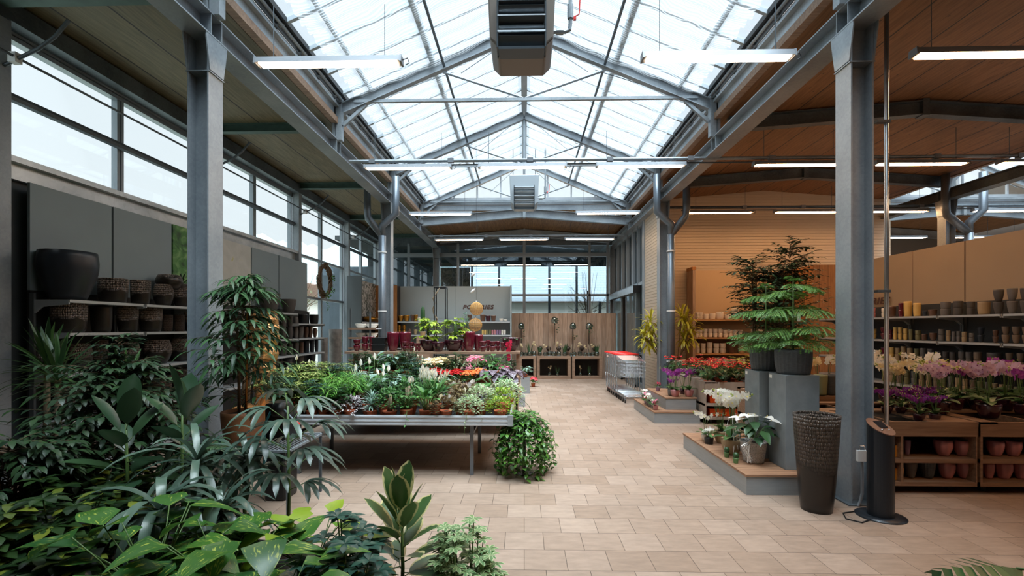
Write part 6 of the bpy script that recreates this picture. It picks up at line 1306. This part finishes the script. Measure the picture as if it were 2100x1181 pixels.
wsm = orchid('white', 'yellow', 'white', .05, .09, .4, 2, 6, .034, .14, 0); solo(wsm, (2.32, 6.2, .203), 'small white orchid in white pot at the back left of the platform', 'orchid', 1, .95); solo(wo, (2.5, 6.1, .203), 'second large white orchid farther back on the platform', 'orchid', 2.9, .85); solo(wsm, (2.75, 5.85, .203), 'white orchid behind the burlap arrangement', 'orchid', 2.5, 1.3)
f, s = hearts(.09, .1, 16, .07, .035, .6, LANCE, 0, 0, .08, 3); w = M(); [flower5(w, Vector((rnd(-.05, .05), rnd(-.05, .05), rnd(.14, .2))), (rnd(-1, 1), -1, .6), .022, 4, .8, 2) for _ in range(12)]
q = onZ(1457, 912, .2); solo(plant('small_white_flowering_plant', f, 'mid', s, potm(.05, .055, .08, 'bowl'), 'black', soilm(.045, .07), (('blossoms', w, PT['white']),)), (q.x, q.y+.05, .203), 'white-flowered plant in small black pot on the platform', 'potted plant')
gp = plant('spider_plant', rosette((0, 0, .07), 40, .2, .012, 1.4, .1, 1.3, STRAP, 4), 'pale', None, potm(.045, .06, .09), 'white', soilm(.05, .08)); q = onZ(1483, 905, .2); solo(gp, (q.x, q.y, .203), 'cream striped spider plant in the middle of the platform', 'potted plant')
for k, (px, py, pm_) in enumerate(((1507, 950, 'green'), (1494, 938, 'green'), (1502, 932, 'burg'))):
    q = onZ(px, py, .2); c = M().lathe([(.015, 0), (.028, .015), (.03, .04), (.02, .06), (.003, .068)], 10, (0, 0, .05), lambda a, t, r: 1+.08*math.cos(a*9)); q.x = max(2.27, q.x-.05*(k > 0)); q.y = q.y-.0
    solo(plant('tiny_cactus', None, 'dark', None, potm(.022, .03, .055), pm_, soilm(.026, .05), (('cactus_body', c, LM['dark']),)), (q.x, q.y, .203), 'tiny cactus in %s pot on the platform edge, %s' % (('green', 'green', 'dark red')[k], ('nearest', 'middle', 'farthest')[k]), 'cactus')
# norfolk pines
def norfolk(H, tiers, seed):
    f, s = M(), M(); s.tube([(0, 0, .2), (0, 0, H)], [.011, .005], 7)
    for (z, L, el, nb) in tiers:
        a0 = rnd(0, 6.28)
        for k in range(nb):
            a = a0+2*PI*k/nb+rnd(-.12, .12); d = dirv(a, el+rnd(-.06, .06)); p = Vector((0, 0, z+rnd(-.04, .04))); n = 13; pts = [p.copy()]
            for j in range(n): p = p+d*(L/n); d = (d+Vector((0, 0, -.055))).normalized(); pts.append(p.copy())
            s.tube(pts, .003, 4)
            for j in range(1, n+1):
                for h_ in (rnd(0, .3),):
                    for sg in (-1, 1):
                        t = (j-h_)/n
                        if t < .16: continue
                        q = pts[j-1].lerp(pts[j], 1-h_); dd = (pts[j]-pts[j-1]).normalized(); sd = dd.cross(Vector((0, 0, 1))).normalized()*sg
                        bl = L*.36*rnd(.8, 1.15)*math.sin(PI*min(1, .28+.72*t))+.02; bd = (sd*.8+dd*.75+Vector((0, 0, rnd(-.3, .25)))).normalized(); m_ = max(4, int(bl/.008)); bp_ = q.copy()
                        for c_ in range(m_):
                            bp_ = bp_+bd*(bl/m_); bd = (bd+Vector((0, 0, -.045))).normalized(); pr = bd.cross(Vector((0, 0, 1))).normalized()
                            for s2 in (-1, 1):
                                i0 = len(f.v); tip = bp_+pr*s2*.013+bd*.012+Vector((0, 0, rnd(.002, .014))); f.v += [bp_-bd*.004, bp_+bd*.004, tip]; f.face([i0, i0+1, i0+2], ((.5, 0), (.5, .5), (.5, 1)))
    return plant('norfolk_pine', f, 'pine', s, potm(.15, .17, .25, 'drum', 26, .05), 'grey', soilm(.15, .235), (('pot_saucer', M().lathe([(.13, -.0), (.14, .012)], 20), BLACKP),))
np_ = norfolk(1.0, ((.27, .42, .34, 7), (.42, .44, .26, 7), (.67, .42, .16, 7), (.90, .30, .12, 6), (1.0, .07, .3, 4)), 1)
solo(np_, (2.84, 5.12, 1.172), 'Norfolk pine with tiered branches on the front pedestal', 'conifer', .4, 1.0); solo(np_, (2.77, 5.55, 1.172), 'Norfolk pine on the rear pedestal, left of the front one', 'conifer', 1.7, .96)
o = M().box(0, .0015, -.02, .02, 0, .09).build('hanging_price_tag', TAG); o.location = (2.80, 4.95, 1.72); o.rotation_euler = (0, .1, -1.3); tag(o, 'white price tag hanging among the front pine branches', 'price tag')
f, s = figtree(2.35, .7, 260, .074, .036, .35, 10, .8, 0, OVAL, 3, .45, .3, .3); f3, s3 = figtree(2.5, .42, 80, .075, .038, 1.3, 9, .6, 0, OVAL, 3, .3); f.add(f3, (-.32, 0, 0)); s.add(s3, (-.32, 0, 0)); f2, s2 = figtree(2.7, .42, 70, .07, .034, 1.5, 8, .6, 0, OVAL, 3, .5); f.add(f2, (.15, 0, 0)); s.add(s2, (.15, 0, 0))
solo(plant('weeping_fig', f, 'benj', s, potm(.16, .2, .35), 'grey', soilm(.18, .33), (), BARK), (3.22, 6.15, 0), 'tall weeping fig behind the two Norfolk pines', 'weeping fig')
# yellow dracaenas in tall planters
wt = potm(.1, .155, .92, 'taper', 0, 0, 4, .012, .1)
for k, (x, y, e) in enumerate(((3.2, 11.2, ((-.30, -.02, 1.62), (-.24, .0, 1.35), (-.26, .0, 1.82), (-.33, .02, 1.3), (-.4, .0, 1.45))), (3.58, 11.15, ((.12, -.1, 1.82), (.26, -.05, 1.45), (.08, -.1, 1.4), (.2, -.12, 1.65), (.02, -.1, 1.9))))):
    f = M(); cs = []
    for (a, b_, z) in e: rosette((a, b_, z), 24, .44, .045, 1.4, -.7, 1.5, STRAP, 5, f); cs.append(((rnd(-.03, .03), rnd(-.03, .03), .9), (a, b_, z)))
    solo(plant('yellow_dracaena', f, 'dracy', canes(cs, .011), wt, 'whitetall', soilm(.12, .9), (), CANE), (x, y, 0), 'yellow-leaved dracaena in tall white planter %s of the far column' % ('left', 'right')[k], 'dracaena')
# outside trees
def outtree(x, y, H, Rr, n, lmat, label, L=.3):
    f, s = M(), M(); s.tube([(0, 0, -.2), (.1, 0, H*.4), (0, 0, H*.8)], [.14, .1, .04], 7)
    for i in range(26):
        v = sph(0, -.2); p0 = Vector((0, 0, H*rnd(.3, .7))); p = Vector((v.x*Rr, v.y*Rr, H*.65+v.z*H*.35))*1; s.tube([p0, p], [.02*Rr/1.5, .006], 4)
        for j in range(n): q = p0.lerp(p, rnd(.4, 1.05))+Vector((rnd(-.4, .4), rnd(-.4, .4), rnd(-.4, .4))); f.leaf(q, (rnd(-1, 1), rnd(-1, 1), rnd(-1, .5)), L, L*.6, .3, .1, OVAL, 1)
    solo(plant('garden_tree', f, lmat, s, None, None, None, (), BARK), (x, y, -.15), label, 'tree')
outtree(-12.8, 27, 5.0, 2.2, 46, 'mid', 'green tree outside the clear left window', .16); outtree(-9.5, 24, 2.6, 1.4, 40, 'mid', 'low green shrub tree outside, below the wreath', .12)
outtree(2.7, 20.3, 4.2, 1.0, 42, leafmat('autumn_leaf', '#8a7a3a', '#b59a4e', .6, .2), 'thin tree with sparse yellowing leaves outside the end wall', .11)
for o in [o for o in bpy.data.objects if not o.users_collection]: bpy.data.objects.remove(o)
# ================================================================ LIGHT, CAMERA
w = bpy.data.worlds.new('sky'); SC.world = w; w.use_nodes = True; N = w.node_tree.nodes; L = w.node_tree.links; bg = N['Background']
tc = N.new('ShaderNodeTexCoord'); sp = N.new('ShaderNodeSeparateXYZ'); L.new(tc.outputs['Generated'], sp.inputs[0])
rp = N.new('ShaderNodeValToRGB'); rp.color_ramp.elements[0].color = (.93, .95, .97, 1); rp.color_ramp.elements[1].color = (.90, .95, 1, 1); rp.color_ramp.elements[1].position = .6; L.new(sp.outputs[2], rp.inputs[0]); L.new(rp.outputs[0], bg.inputs[0])
bg.inputs[1].default_value = SKY = 1.02
sl = bpy.data.lights.new('veiled_sun', 'SUN'); sl.energy = 15; sl.angle = .9; sl.color = (.93, .97, 1); so = bpy.data.objects.new('veiled_sun', sl); COL.objects.link(so); so.rotation_euler = (.25, .12, 0)
cam = bpy.data.cameras.new('camera'); co = bpy.data.objects.new('camera', cam); COL.objects.link(co); SC.camera = co
co.location = (0, 0, EYE); co.rotation_euler = (PI/2, 0, TH); cam.sensor_width = 36; cam.sensor_fit = 'HORIZONTAL'; cam.lens = F*36/2100; cam.shift_y = (HZ-590.5)/2100; cam.clip_start = .05; cam.clip_end = 1500
vs = SC.view_settings; vs.view_transform = 'Standard'; vs.look = 'None'; vs.gamma = 1; vs.use_curve_mapping = False; vs.exposure = .35
SC.cycles.max_bounces = 7; SC.cycles.transparent_max_bounces = 14; SC.cycles.diffuse_bounces = 4; SC.cycles.glossy_bounces = 3; SC.cycles.caustics_reflective = False; SC.cycles.caustics_refractive = False
